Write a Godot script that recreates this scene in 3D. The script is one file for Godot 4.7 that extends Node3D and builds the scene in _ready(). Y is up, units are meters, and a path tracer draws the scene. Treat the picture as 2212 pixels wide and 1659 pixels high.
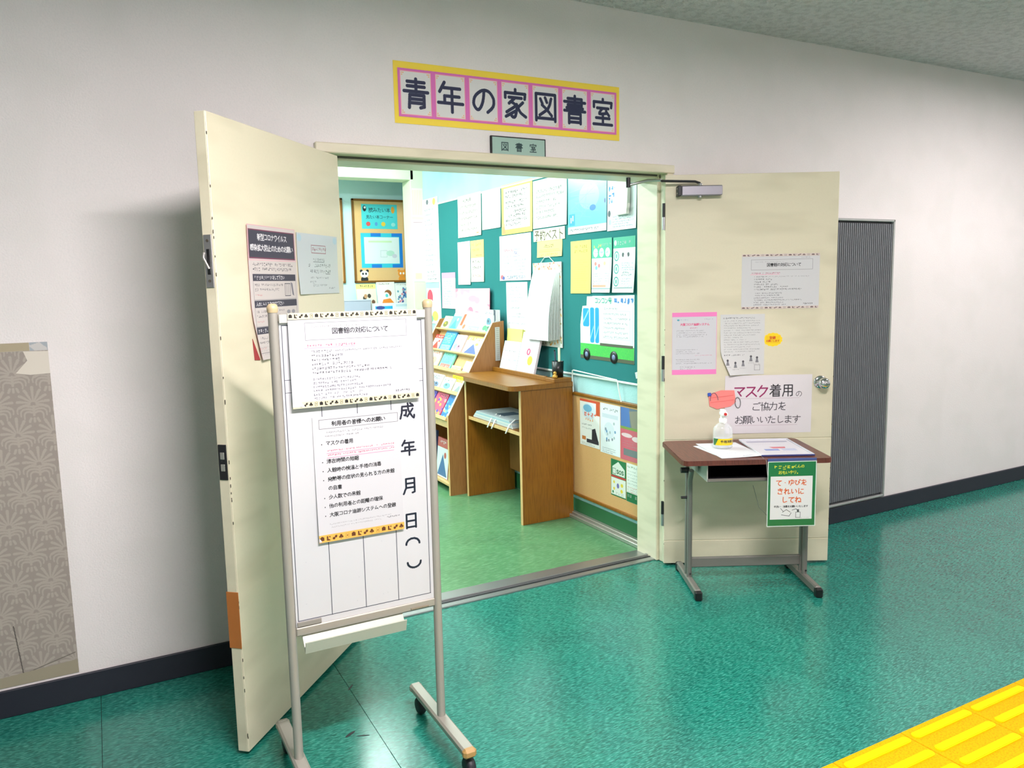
extends Node3D
# A library entrance seen from a corridor: wall plane z = 0, corridor z > 0, reading room z < 0, floor y = 0.

var M := {}
var used := {}
var rng := RandomNumberGenerator.new()
const UP := Vector3.UP
# frames: x along the surface (to the viewer's right), y up, z out of the surface
var F_LEAF_R: Transform3D
var F_LEAF_L: Transform3D
var F_ROOM: Transform3D
var F_RACK: Transform3D
var F_DESK: Transform3D

# strokes of the characters on the signs: points are xxyy on a 100 x 100 field, "~" makes a stroke smooth
const GLYPHS := {
"青": "5005 5045|2014 8014|2028 8028|0844 9244|2855 2595|2855 7855 7890 6594|2868 7868|2880 7880",
"年": "2805 1035|2522 8522|2848 8248|2848 2870|0570 9570|5522 5598",
"の": "~5222 4560 2882 1265 1838 4518 7020 8842 8668 6588",
"家": "5003 5015|1032 1016 9016 8832|2530 7530|5030 2550|~3545 5560 5090 4296 3592|4562 1580|5075 1295|8045 6062|~5552 7078 9292",
"図": "1008 1098|1008 9008 9098|1090 9090|2825 3640|4820 5535|~7322 6055 2580|~3545 5560 7580",
"書": "5003 5055|2013 8013 8035|0524 9524|2035 8035|1545 8545|0555 9555|2565 2598|2565 7565 7598|2580 7580|2594 7594",
"室": "5003 5014|1032 1014 9014 8830|2535 7535|~4835 3555 7052|6545 7860|2070 8070|5060 5092|0893 9293",
"平": "1012 9012|2822 3642|7222 6242|0552 9552|5012 5098",
"成": "1822 9022|1822 1560 0595|1845 4545 4078 3075|~5505 6050 9095 9578|8540 5085|7005 8515",
"月": "2505 2560 0898|2505 8005 8092 6596|2535 8035|2562 8062",
"日": "2008 2095|2008 8008 8095|2050 8050|2090 8090",
"館": "2503 0535|2503 4825|1538 4238 4262|1538 1592 4585|1550 4250|1562 4262|2525 2538|3070 4595|7503 7515|5532 5515 9515 9530|6235 6298|6235 9035 9055 6255|6268 9268 9295 6295",
"対": "2805 2820|0522 5222|4222 3060 0595|1545 4888|5535 9835|8005 8092 6595|6050 6868",
"応": "5203 5215|1516 9516|1516 1260 0298|2850 2280|~4040 4285 5092 7590 7878|5535 6050|8050 9070",
"に": "2010 1550 2092 2878|5525 8525|~4860 4882 6090 9086",
"つ": "~0838 5020 8828 9250 7078 4088",
"い": "~1520 1555 2582 4070|~7025 8545 8868",
"て": "1020 9018|~9018 5535 4065 5588 7592",
"利": "4205 1015|0532 5532|3012 3098|2834 0570|3245 5068|6520 6570|8808 8892 7296",
"用": "2008 2060 0898|2008 8508 8592 7096|2035 8535|2062 8562|5208 5298",
"者": "4503 4545|1818 7018|0545 9545|8508 0575|3255 3298|3255 8055 8098|3275 8075|3295 8095",
"皆": "2505 2545|2525 4520|2545 4838|8812 6025|5805 5840 9340 9330|5048 4256|2556 2598|2556 7856 7898|2576 7876|2596 7896",
"様": "2005 2098|0530 3830|2030 0565|2240 3855|5203 5815|8203 7515|4518 9518|5032 8832|4045 9545|6818 6892 6096|4558 5568|5570 4092|8852 7265|7068 9590",
"へ": "0560 3532 9578",
"お": "1030 6030|~3508 3570 2588 1075 4550 8055 8585 5592|7012 9228",
"願": "0808 5008|0808 0860 0298|3010 2520|1522 1555|1522 4522 4555|1538 4538|1555 4555|3055 3095|1865 1285|4265 4882|5808 9808|7508 7222|6022 6075|6022 9522 9575|6040 9540|6057 9557|6075 9575|6878 5298|8578 9898",
"マ": "1020 8820 4560|3550 6085",
"ス": "1518 7818 5058 1092|5255 9090",
"ク": "4005 0850|3025 8525 6065 2595",
"着": "3003 3812|7003 6212|1515 8515|1828 8228|0842 9242|5015 5042|4042 0580|3055 3098|3055 8055 8098|3070 8070|3083 8083|3096 8096",
"滞": "1008 2018|0535 1845|0595 2265|3518 9518|4808 4832 8032|8008 8032|6405 6432|3255 3242 9642 9655|4560 4590|4560 8560 8588|6445 6498",
"在": "1022 9522|4505 2560 0580|2555 2598|4052 9052|6535 6590|3592 9592",
"時": "1018 1082|1018 3518 3582|1050 3550|1080 3580|6505 6535|4518 9218|3835 9535|4052 9552|8035 8092 6596|5062 5875",
"間": "0805 0898|0805 4005 4035|0820 4020|0835 4035|9205 6005 6035|9220 6020|9235 6035|9205 9298|3250 3285|3250 6850 6885|3268 6868|3285 6885",
"短": "2505 0825|1522 4522|0545 4845|2822 2560 0595|3060 4588|5515 9515|5832 5855|5832 9032 9055|5855 9055|6065 6585|9065 8085|5092 9892",
"縮": "2505 1025 3028|3518 0850|0550 3848|2250 2298|1265 0885|3265 3880|6803 6812|4528 4514 9514 9528|5228 4560|4848 4898|6035 9535|7535 7048|6248 6298|6248 9248 9298|6272 9272|6296 9296",
"入": "3510 5010 5535|5030 3570 0592|5232 7070 9592",
"検": "2005 2098|0530 3830|2030 0565|2240 3855|6805 4035|6805 9832|5535 8235|5045 5065|5045 8845 8865|5065 8865|6835 6870|6568 4298|7068 9598",
"温": "1008 2018|0535 1845|0595 2265|4510 4548|4510 8510 8548|4528 8528|4548 8548|4058 4092|4058 9058 9092|5858 5892|7458 7492|3292 9892",
"と": "3510 4545|~8535 3055 1575 2590 8590",
"手": "7808 2018|1535 8535|0558 9558|5015 5090 3592",
"指": "2505 2592 1595|0528 4228|0565 4252|5508 5535 9532|9015 5525|5548 5598|5548 9048 9098|5572 9072|5596 9096",
"消": "1008 2018|0535 1845|0595 2265|6505 6535|4012 5028|9012 8028|4840 4898|4840 9040 9094 7896|4858 9058|4875 9075",
"毒": "1510 8510|2024 8024|0838 9238|5003 5038|2550 2088|2550 8550 8095 6595|0570 9570|2088 8088|5050 4588",
"発": "1515 4015 1050|1828 3040|5505 9560|9515 7528|9530 8040|2845 7545|1062 9062|4045 4070 1095|6245 6290 9590 9578",
"熱": "0512 4512|2503 2535|0525 4825|1525 0535|3525 4535|0535 4535|2535 2558|0545 4545|0560 4855|5518 8518 8850 9855 9845|7005 6835 5060|5532 6842|1070 0892|3270 3590|5570 6090|8070 9292",
"等": "2502 1018|1812 4512|3012 3522|7002 5518|6212 9512|7512 8022|1532 8532|5022 5048|0848 9248|0862 9262|7048 7092 5096|2872 3885",
"症": "5003 5015|2016 9516|2016 1860 0598|0530 1042|0262 1855|3532 9232|6532 6592|6558 8858|4550 4592|2892 9892",
"状": "3005 3098|1020 1838|0268 2855|4035 9835|6805 6535 4092|6538 9592|8012 9022",
"見": "2508 2560|2508 7808 7860|2525 7825|2542 7842|2560 7860|4060 3585 0595|6060 6090 9090 9375",
"ら": "4008 6018|~2528 2062 5045 8062 7085 3092",
"れ": "2505 2595|0530 3828 0575|~3050 6525 7035 6580 7290 9578",
"る": "2012 7512 2555|~2555 6042 8562 6590 4088 4575 6080",
"方": "5003 5020|0522 9522|4022 3565 1095|4045 8045 7590 5592",
"来": "1515 8515|2525 3540|7825 6840|0545 9545|5003 5098|4548 0588|5548 9588",
"自": "5003 4015|2018 2098|2018 8018 8098|2042 8042|2065 8065|2092 8092",
"粛": "5003 5098|2012 8012 8032|0522 9522|2032 8032|1845 1270 0595|1845 8545 8898|3050 3095|7050 7095|3555 4270|6555 5870|3590 4275|6590 5875",
"少": "5005 5060|2828 1058|7228 9252|8055 5582 1095",
"人": "5008 4550 0592|4838 6570 9592",
"数": "1205 1818|4205 3518|0522 5022|2803 2845|2622 0540|3022 4838|0560 5060|2548 1075 4595|4060 2085 0595|6803 5235|5825 9825|8825 7565 4598|5832 7075 9898",
"で": "0820 8018|~8018 4540 3865 5088 6890|7538 8252|8832 9545",
"他": "2803 0545|1830 1898|3542 9535 9065 8068|6205 6265|4520 4588 9288 9575",
"距": "1010 1038|1010 4010 4038|1038 4038|2538 2588|2558 4258|1052 1090|0592 4582|5510 5595|5510 9510|5535 9035 9065|5565 9065|5595 9895",
"離": "2503 2512|0514 4814|1020 3540|3520 1040|0520 0545 4845 4820|0555 0598|0555 4855 4895|2545 2075 3578|3568 4080|6503 5235|5830 5898|7505 7018|5820 9820|5842 9242|5865 9265|5892 9892|7520 7592",
"確": "0512 4212|2512 0550|1545 1585|1545 3845 3885|1585 3885|4530 4518 9718 9730|6805 5248|5545 5598|7530 7240|5545 9545|5560 9060|5577 9077|5595 9895|7545 7595",
"保": "2803 0545|1830 1898|4510 4538|4510 8810 8838|4538 8838|3555 9755|6638 6698|6455 3888|6855 9788",
"大": "0832 9232|5005 4555 0595|5038 7075 9595",
"阪": "1008 1098|1008 4008 2545 4260 3572 2070|5012 9512|5012 5055 4095|5535 8835 7565 4598|5845 7578 9898",
"コ": "1518 8018 8080|1580 8080",
"ロ": "1818 1885|1818 8218 8285|1880 8280",
"ナ": "0835 9235|5008 5055 2592",
"追": "5008 4518|4020 4075|4020 8520 8545 4045|4058 8858 8875 4075|0812 1825|0540 2240 1875|0290 1878 3590 9592",
"跡": "1010 1038|1010 3810 3838|1038 3838|2538 2588|2558 3858|1052 1090|0592 4282|7003 7018|4520 9820|6020 5865 4595|7820 7892 6892|5040 4560|8540 9562",
"シ": "1518 3530|1042 3052|1588 5578 9032",
"テ": "2515 7515|1042 9042|5542 5070 2592",
"ム": "4510 1580 7572|6055 8890",
"登": "1508 4508 1545|1518 3032|5505 9548|8810 7525|8025 9235|2842 7242|2550 2570|2550 7550 7570|2570 7570|3272 3888|6872 6288|0895 9295",
"録": "2803 0535|2803 4830|1538 4038|0855 4555|2538 2588|1065 1580|4065 3580|0592 4885|5512 8812 8842|5528 8828|4542 9842|7042 7092 6092|5050 6062|5885 4592|9050 7865|7260 9588",
"新": "2505 2515|0518 4818|1522 1835|3822 3535|0538 4838|0555 4855|2538 2598|2455 0580|2855 4575|8808 5820|5820 5565 4598|5542 9842|8042 8098",
"型": "0510 5010|0528 5228|1810 1830 0848|3810 3850|6812 6842|9005 9050 7852|1868 8268|5050 5095|0595 9595",
"感": "1015 8815|1015 0850 0268|2026 5026|2235 2250|2235 4835 4850|2250 4850|5505 6535 8555 9245|8028 6055|7005 8012|1568 0888|3065 3290 6590 6880|5562 6272|8062 9580",
"染": "1005 1815|0522 1530|0548 2030|5003 4535 2850|3018 7018 7042 9242|0860 9260|5048 5098|4562 0592|5562 9592",
"拡": "2005 2092 1095|0528 3828|0565 3852|7003 7015|4518 9718|4818 4560 3598|7032 5085 9080|8562 9592",
"防": "1008 1098|1008 3808 2545 3860 3272 2070|7003 7018|4520 9820|6520 6060 4098|6245 9045 8890 7292",
"止": "5005 5092|5045 8545|2235 2292|0592 9592",
"協": "2005 2098|0535 3835|4518 8518 8238|6203 4545|4058 6058 6090|5045 4095|7058 9858 9590|8045 7595",
"力": "0828 8828 8088 6090|4505 4050 1095",
"予": "1808 8008 5030|3525 6040|0842 9242 8058|5042 5090 3592",
"約": "2505 1025 3028|3518 0850|0550 3848|2250 2298|1265 0885|3265 3880|6003 4540|5522 9522 9090 7592|6045 7060",
"読": "1003 2512|0522 4022|0835 3835|0848 3848|0860 0898|0860 3860 3895|0895 3895|7003 7025|4512 9712|5225 9025|4545 4535 9735 9745|6045 5580 4098|7845 7890 9790 9780",
"本": "0525 9525|5003 5098|4825 3055 0578|5225 7055 9578|3072 7072",
"号": "2008 2035|2008 8008 8035|2035 8035|0548 9548|3548 3065 7865 7590 5592",
"下": "0810 9210|4810 4898|5035 7855",
"洗": "1008 2018|0535 1845|0595 2265|5005 4028|4822 9022|6803 6848|3548 9848|5548 5075 3598|7548 7590 9790 9778",
"を": "1520 8018|~4505 3550 1578 4550 6070|~8840 4860 4585 8592",
"ご": "2022 6820|~2055 1885 8588|7508 8220|8805 9515",
"し": "~3008 2860 4090 8575",
"ま": "1522 8522|1542 8542|~5008 5080 3090 1578 4568 8590",
"す": "0525 9525|~5808 5862 3562 4042 5860 3595",
"た": "0825 5525|~3508 2555 0892|5048 8846|~5072 5088 8888",
"ゆ": "1218 1275|~1265 3520 7515 9040 7565 4560|~5505 6050 3595",
"び": "~0822 3522 1555 3588 6570 6528 8255|7508 8222|8805 9515",
"き": "1520 8018|1838 8235|4505 7065|~2068 2088 7590",
"ね": "2505 2595|0530 3828 0575|~3050 6525 8545 8580 6290 5578 9290",
"も": "~4508 3560 4590 8090 8565|1830 7030|1550 7050",
"や": "~0545 5028 8828 8548 6055|3512 5092|5505 6520",
"り": "2812 2555|~7208 7550 4595",
"み": "~1518 5015 2572 0872 3055 9268|8038 6592",
"ベ": "0560 3532 9578|7018 7830|8512 9325",
"ト": "3508 3598|3838 8558",
"ー": "0850 9250",
"く": "7008 2050 7592",
"ん": "~5008 0892 3555 5075 6590 9560",
"ン": "1520 4035|1588 5575 9030",
"け": "1510 1055 1592|4030 9530|~7508 7250 5595",
"さ": "1025 8822|4505 7058|~2068 2088 7592",
"め": "2218 4278|~6510 4575 1585 1250 5532 8548 8578 5592",
"ウ": "5003 5018|1550 1520 8520 7560 3095",
"イ": "8008 1055|5235 5298",
"ル": "2818 2560 0890|5510 5585 9255",
"が": "0530 5528 5080 3585|2808 0890|7020 8848|7005 8015|8802 9612",
"。": "~1572 3072 3088 1588 1572",
"・": "4848 5252",
"S": "~8020 5008 2020 2540 7560 8078 5092 1580",
"O": "~5008 1530 1570 5092 8570 8530 5008",
}

# ---------------------------------------------------------------- shapes
func begin() -> SurfaceTool:
	var st := SurfaceTool.new()
	st.begin(Mesh.PRIMITIVE_TRIANGLES)
	st.set_smooth_group(-1)
	return st

func tri(st: SurfaceTool, a: Vector3, b: Vector3, c: Vector3) -> void:   # counter-clockwise seen from outside; mapped in metres across the axis it faces
	var n := (b - a).cross(c - a).abs()
	for v in [a, c, b]:
		if n.y >= n.x and n.y >= n.z: st.set_uv(Vector2(v.x, v.z))
		elif n.x >= n.z: st.set_uv(Vector2(v.z, -v.y))
		else: st.set_uv(Vector2(v.x, -v.y))
		st.add_vertex(v)

func quad(st: SurfaceTool, a: Vector3, b: Vector3, c: Vector3, d: Vector3) -> void:
	tri(st, a, b, c); tri(st, a, c, d)

func box(st: SurfaceTool, c: Vector3, s: Vector3, bevel := 0.002, xf := Transform3D()) -> void:
	var h := s * 0.5
	var b: float = min(bevel, min(h.x, min(h.y, h.z)) * 0.9)
	var P := func(sx: int, sy: int, sz: int, ax: int) -> Vector3:
		var v := Vector3(sx * h.x, sy * h.y, sz * h.z)
		for k in 3:
			if k != ax: v[k] -= sign(v[k]) * b
		return xf * (c + v)
	for ax in 3:
		var u := (ax + 1) % 3
		var w := (ax + 2) % 3
		for sg in [-1, 1]:
			var q := []
			for k in [[-1, -1], [1, -1], [1, 1], [-1, 1]]:
				var e := [0, 0, 0]
				e[ax] = sg; e[u] = k[0]; e[w] = k[1]
				q.append(P.call(e[0], e[1], e[2], ax))
			if sg > 0: quad(st, q[0], q[1], q[2], q[3])
			else: quad(st, q[3], q[2], q[1], q[0])
	for ax in 3:                                   # bevelled edges along ax
		var u := (ax + 1) % 3
		var w := (ax + 2) % 3
		for su in [-1, 1]:
			for sw in [-1, 1]:
				var q := []
				for k in [[-1, u], [1, u], [1, w], [-1, w]]:
					var e := [0, 0, 0]
					e[ax] = k[0]; e[u] = su; e[w] = sw
					q.append(P.call(e[0], e[1], e[2], k[1]))
				if su * sw > 0: quad(st, q[3], q[2], q[1], q[0])
				else: quad(st, q[0], q[1], q[2], q[3])
	for sx in [-1, 1]:
		for sy in [-1, 1]:
			for sz in [-1, 1]:
				var a: Vector3 = P.call(sx, sy, sz, 0)
				var bb: Vector3 = P.call(sx, sy, sz, 1)
				var cc: Vector3 = P.call(sx, sy, sz, 2)
				if sx * sy * sz > 0: tri(st, a, bb, cc)
				else: tri(st, a, cc, bb)

func tube(st: SurfaceTool, pts: Array, r: float, sides := 12, r2 := -1.0) -> void:
	st.set_smooth_group(1)
	var rings := []
	var n := pts.size()
	var side := Vector3.ZERO
	for i in n:
		var t: Vector3 = ((pts[min(i + 1, n - 1)] - pts[max(i - 1, 0)]) as Vector3).normalized()
		if side == Vector3.ZERO:
			side = t.cross(Vector3.UP if abs(t.y) < 0.9 else Vector3.RIGHT).normalized()
		side = (side - t * side.dot(t)).normalized()
		var o := t.cross(side)
		var rr: float = r if r2 < 0 else lerpf(r, r2, float(i) / (n - 1))
		var ring := []
		for k in sides:
			var a := TAU * k / sides
			ring.append(pts[i] + (side * cos(a) + o * sin(a)) * rr)
		rings.append(ring)
	for i in n - 1:
		for k in sides:
			var k2 := (k + 1) % sides
			quad(st, rings[i][k], rings[i][k2], rings[i + 1][k2], rings[i + 1][k])
	st.set_smooth_group(-1)
	for k in sides:
		var k2 := (k + 1) % sides
		tri(st, pts[0], rings[0][k2], rings[0][k])
		tri(st, pts[n - 1], rings[n - 1][k], rings[n - 1][k2])

func lathe(st: SurfaceTool, prof: Array, xf := Transform3D(), sides := 24) -> void:   # prof: [radius, height] upwards
	st.set_smooth_group(1)
	for i in prof.size() - 1:
		for k in sides:
			var a := TAU * k / sides
			var b := TAU * (k + 1) / sides
			var p := func(j: int, t: float) -> Vector3: return xf * Vector3(prof[j][0] * cos(t), prof[j][1], -prof[j][0] * sin(t))
			var v0: Vector3 = p.call(i, a); var v1: Vector3 = p.call(i, b)
			var v2: Vector3 = p.call(i + 1, b); var v3: Vector3 = p.call(i + 1, a)
			if prof[i][0] > 1e-5: tri(st, v0, v1, v2)
			if prof[i + 1][0] > 1e-5: tri(st, v0, v2, v3)
	st.set_smooth_group(-1)

func prism(st: SurfaceTool, poly: PackedVector2Array, z0: float, z1: float, xf := Transform3D()) -> void:   # outline in xy, from z0 to z1
	if Geometry2D.is_polygon_clockwise(poly): pass
	var p := poly.duplicate()
	var area := 0.0
	for i in p.size(): area += p[i].cross(p[(i + 1) % p.size()])
	if area < 0: p.reverse()
	var idx := Geometry2D.triangulate_polygon(p)
	for i in range(0, idx.size(), 3):
		var a := p[idx[i]]; var b := p[idx[i + 1]]; var c := p[idx[i + 2]]
		if (b - a).cross(c - a) < 0:
			var t := b; b = c; c = t
		tri(st, xf * Vector3(a.x, a.y, z1), xf * Vector3(b.x, b.y, z1), xf * Vector3(c.x, c.y, z1))
		tri(st, xf * Vector3(a.x, a.y, z0), xf * Vector3(c.x, c.y, z0), xf * Vector3(b.x, b.y, z0))
	for i in p.size():
		var a := p[i]; var b := p[(i + 1) % p.size()]
		quad(st, xf * Vector3(a.x, a.y, z0), xf * Vector3(b.x, b.y, z0), xf * Vector3(b.x, b.y, z1), xf * Vector3(a.x, a.y, z1))

func rounded(x0: float, y0: float, x1: float, y1: float, r: Array, seg := 5) -> PackedVector2Array:   # corner radii: x0y0, x1y0, x1y1, x0y1
	var out := PackedVector2Array()
	var c := [Vector2(x0 + r[0], y0 + r[0]), Vector2(x1 - r[1], y0 + r[1]), Vector2(x1 - r[2], y1 - r[2]), Vector2(x0 + r[3], y1 - r[3])]
	for k in 4:
		for i in seg + 1:
			if r[k] < 1e-5 and i > 0: break
			var a := PI + k * PI / 2 + (PI / 2) * i / seg
			out.append(c[k] + Vector2(cos(a), sin(a)) * r[k])
	return out

# ---------------------------------------------------------------- objects
func numbered(n: String) -> String:
	used[n] = used.get(n, -1) + 1
	return n if used[n] == 0 else "%s_%03d" % [n, used[n]]

func obj(called: String, st: SurfaceTool, m: Material, parent: Node3D) -> MeshInstance3D:
	st.generate_normals()
	st.generate_tangents()
	return inst(called, st.commit(), m, parent)

func inst(called: String, mesh: Mesh, m: Material, parent: Node3D) -> MeshInstance3D:
	var o := MeshInstance3D.new()
	o.mesh = mesh
	o.material_override = m
	o.cast_shadow = GeometryInstance3D.SHADOW_CASTING_SETTING_ON
	o.name = numbered(called) if parent == self else called
	parent.add_child(o, true)
	return o

func tag(o: Node3D, label: String, category: String, group := "", kind := "") -> Node3D:
	o.set_meta("label", label); o.set_meta("category", category)
	if group: o.set_meta("group", group)
	if kind: o.set_meta("kind", kind)
	return o

func thing(called: String, label: String, category: String, xf := Transform3D(), group := "", kind := "") -> Node3D:
	var o := Node3D.new()
	o.name = numbered(called)
	add_child(o)
	o.transform = xf
	tag(o, label, category, group, kind)
	return o

func struct(called: String, st: SurfaceTool, m: Material, label: String, category: String) -> MeshInstance3D:
	var o := obj(called, st, m, self)
	tag(o, label, category, "", "structure")
	return o

func part(called: String, parent: Node3D, m: Material, c: Vector3, s: Vector3, bevel := 0.002) -> MeshInstance3D:
	var st := begin()
	box(st, c, s, bevel)
	return obj(called, st, m, parent)

func rod(called: String, parent: Node3D, m: Material, pts: Array, r: float, sides := 10) -> MeshInstance3D:
	var st := begin()
	tube(st, pts, r, sides)
	return obj(called, st, m, parent)

# ---------------------------------------------------------------- materials
func mat(c: Color, rough := 0.6, metal := 0.0) -> StandardMaterial3D:
	var m := StandardMaterial3D.new()
	m.albedo_color = c
	m.roughness = rough
	m.metallic = metal
	return m

func tex_mat(tex: Texture2D, scale: Vector3, rough := 0.6) -> StandardMaterial3D:
	var m := mat(Color.WHITE, rough)
	m.albedo_texture = tex
	m.uv1_scale = scale
	return m

func c8(r: int, g: int, b: int) -> Color: return Color8(r, g, b)

func noise(freq: float, sd: int, type := FastNoiseLite.TYPE_SIMPLEX_SMOOTH, oct := 3) -> FastNoiseLite:
	var n := FastNoiseLite.new()
	n.seed = sd; n.frequency = freq; n.noise_type = type; n.fractal_octaves = oct
	return n

func grey(w: int, h: int, fw: int, fh: int, freq: float, sd: int, type := FastNoiseLite.TYPE_SIMPLEX_SMOOTH, oct := 3) -> PackedByteArray:
	# seamless noise computed at w x h and stretched to fw x fh
	var im := noise(freq, sd, type, oct).get_seamless_image(w, h)
	im.convert(Image.FORMAT_L8)
	if w != fw or h != fh: im.resize(fw, fh, Image.INTERPOLATE_CUBIC)
	return im.get_data()

func blend_tex(size: int, layers: Array, base: Color) -> ImageTexture:
	# layers: [bytes, colour, low, high, strength]: the colour is mixed in where the noise lies between low and high
	var n := size * size
	var data := PackedByteArray()
	data.resize(n * 3)
	for i in n:
		var r := base.r; var g := base.g; var b := base.b
		for l in layers:
			var t: float = clampf((l[0][i] / 255.0 - l[2]) / (l[3] - l[2]), 0.0, 1.0) * l[4]
			var c: Color = l[1]
			r += (c.r - r) * t; g += (c.g - g) * t; b += (c.b - b) * t
		data[i * 3] = int(r * 255); data[i * 3 + 1] = int(g * 255); data[i * 3 + 2] = int(b * 255)
	return ImageTexture.create_from_image(Image.create_from_data(size, size, false, Image.FORMAT_RGB8, data))

func bump(m: StandardMaterial3D, freq: float, strength: float, sd: int, scale := 1.0) -> void:
	var t := NoiseTexture2D.new()
	t.width = 512; t.height = 512; t.seamless = true; t.as_normal_map = true; t.bump_strength = strength
	t.noise = noise(freq, sd, FastNoiseLite.TYPE_SIMPLEX_SMOOTH, 4)
	m.normal_enabled = true
	m.normal_texture = t
	m.normal_scale = scale

# ---------------------------------------------------------------- printed sheets: drawn on small pictures that are packed into pages
var I: Image
var W := 0
var H := 0
var BG := Color.WHITE
var ink_weight := 0.14
var pages := {}          # kind -> array of {im, x, y, row}
var page_mats := {}
var brushes := {}
const PAGE := 2048

func sheet(w: float, h: float, ppm: float, bg: Color) -> void:
	W = max(8, int(w * ppm)); H = max(8, int(h * ppm)); BG = bg
	I = Image.create(W, H, false, Image.FORMAT_RGBA8)
	I.fill(bg)

func file_sheet(kind: String) -> Dictionary:
	if not pages.has(kind): pages[kind] = []
	var list: Array = pages[kind]
	var spot := Vector2i(-1, -1)
	var pn := 0
	for i in list.size():
		var p: Dictionary = list[i]
		if p.x + W + 4 > PAGE:
			if p.y + p.row + H + 8 > PAGE: continue
			p.x = 2; p.y += p.row + 4; p.row = 0
		if p.y + H + 4 > PAGE: continue
		spot = Vector2i(p.x, p.y); pn = i
		p.x += W + 4; p.row = max(p.row, H)
		break
	if spot.x < 0:
		var im := Image.create(PAGE, PAGE, false, Image.FORMAT_RGBA8)
		im.fill(Color(0.85, 0.85, 0.85))
		list.append({"im": im, "x": 2 + W + 4, "y": 2, "row": H})
		pn = list.size() - 1
		spot = Vector2i(2, 2)
		var m := mat(Color(0.93, 0.93, 0.93), 0.3 if kind == "gloss" else 0.65)
		if kind == "gloss": m.clearcoat_enabled = true; m.clearcoat = 0.4; m.clearcoat_roughness = 0.15
		page_mats["%s%d" % [kind, pn]] = m
	list[pn].im.blit_rect(I, Rect2i(0, 0, W, H), spot)
	return {"uv": Rect2(Vector2(spot) / PAGE, Vector2(W, H) / PAGE), "m": page_mats["%s%d" % [kind, pn]]}

func finish_pages() -> void:
	for kind in pages:
		for i in pages[kind].size():
			page_mats["%s%d" % [kind, i]].albedo_texture = ImageTexture.create_from_image(pages[kind][i].im)

func brush(r: float, c: Color) -> Image:
	var q: int = max(1, int(round(r * 4)))
	var key := "%d%s" % [q, c.to_html()]
	if not brushes.has(key):
		var rr := q / 4.0
		var n := int(ceil(rr)) * 2 + 3
		var b := Image.create(n, n, false, Image.FORMAT_RGBA8)
		var mid := n * 0.5
		for y in n:
			for x in n:
				var a := clampf(rr + 0.5 - Vector2(x + 0.5 - mid, y + 0.5 - mid).length(), 0, 1)
				if rr < 0.5: a *= rr * 2
				b.set_pixel(x, y, Color(c.r, c.g, c.b, a * c.a))
		brushes[key] = b
	return brushes[key]

func stroke(p: Vector2, q: Vector2, r: float, c: Color) -> void:   # pixels
	var b := brush(r, c)
	var n := b.get_width()
	var steps: int = max(1, int(p.distance_to(q) / max(0.7, r * 0.6)))
	for i in steps + 1:
		var v := p.lerp(q, float(i) / steps)
		I.blend_rect(b, Rect2i(0, 0, n, n), Vector2i(int(round(v.x - n * 0.5)), int(round(v.y - n * 0.5))))

func glyph(ch: String, x: float, y: float, sx: float, sy: float, c: Color, r: float) -> void:   # pixels
	if not GLYPHS.has(ch): return
	for s in GLYPHS[ch].split("|"):
		var smooth: bool = s.begins_with("~")
		var pts := PackedVector2Array()
		for t in s.trim_prefix("~").split(" "):
			pts.append(Vector2(x + int(t.substr(0, 2)) * 0.01 * sx, y + int(t.substr(2, 2)) * 0.01 * sy))
		if smooth and pts.size() > 2:
			var f := PackedVector2Array()
			for i in pts.size() - 1:
				for k in 5:
					f.append(pts[i].cubic_interpolate(pts[i + 1], pts[max(0, i - 1)], pts[min(pts.size() - 1, i + 2)], k / 5.0))
			f.append(pts[pts.size() - 1])
			pts = f
		for i in pts.size() - 1: stroke(pts[i], pts[i + 1], r, c)

func tx(s: String, x: float, y: float, size: float, c: Color, wt := 0.045, adv := 1.05, tall := 1.0) -> void:   # x, size in % of the width, y in % of the height
	var px := size * W * 0.01
	for i in s.length():
		glyph(s[i], x * W * 0.01 + i * px * adv, y * H * 0.01, px, px * tall, c, px * wt)

func tv(s: String, x: float, ys: Array, size: float, c: Color, wt := 0.05) -> void:   # one character at each y
	var px := size * W * 0.01
	for i in s.length(): glyph(s[i], x * W * 0.01, ys[i] * H * 0.01, px, px, c, px * wt)

func ps(x: float, y: float, w: float, size: float, c: Color, fill := 0.92) -> void:   # a row of print too small to read
	var px := size * W * 0.01
	var t: int = max(1, int(round(px * ink_weight)))
	var cx := x * W * 0.01
	var y0 := y * H * 0.01
	while cx < (x + w) * W * 0.01:
		if rng.randf() < fill:
			for k in 2 + rng.randi() % 3:
				if rng.randf() < 0.6:
					I.fill_rect(Rect2i(int(cx + px * 0.08), int(y0 + px * rng.randf_range(0.05, 0.9)), max(1, int(px * rng.randf_range(0.35, 0.75))), t), c)
				else:
					I.fill_rect(Rect2i(int(cx + px * rng.randf_range(0.1, 0.75)), int(y0 + px * 0.05), t, max(1, int(px * rng.randf_range(0.4, 0.9)))), c)
		cx += px * 1.02

func rc(x: float, y: float, w: float, h: float, c: Color) -> void:   # %
	I.fill_rect(Rect2i(int(x * W * 0.01), int(y * H * 0.01), max(1, int(round(w * W * 0.01))), max(1, int(round(h * H * 0.01)))), c)

func fr(x: float, y: float, w: float, h: float, t: float, c: Color) -> void:   # frame, t in % of the width
	var ty := t * W / H
	rc(x, y, w, ty, c); rc(x, y + h - ty, w, ty, c); rc(x, y, t, h, c); rc(x + w - t, y, t, h, c)

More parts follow.
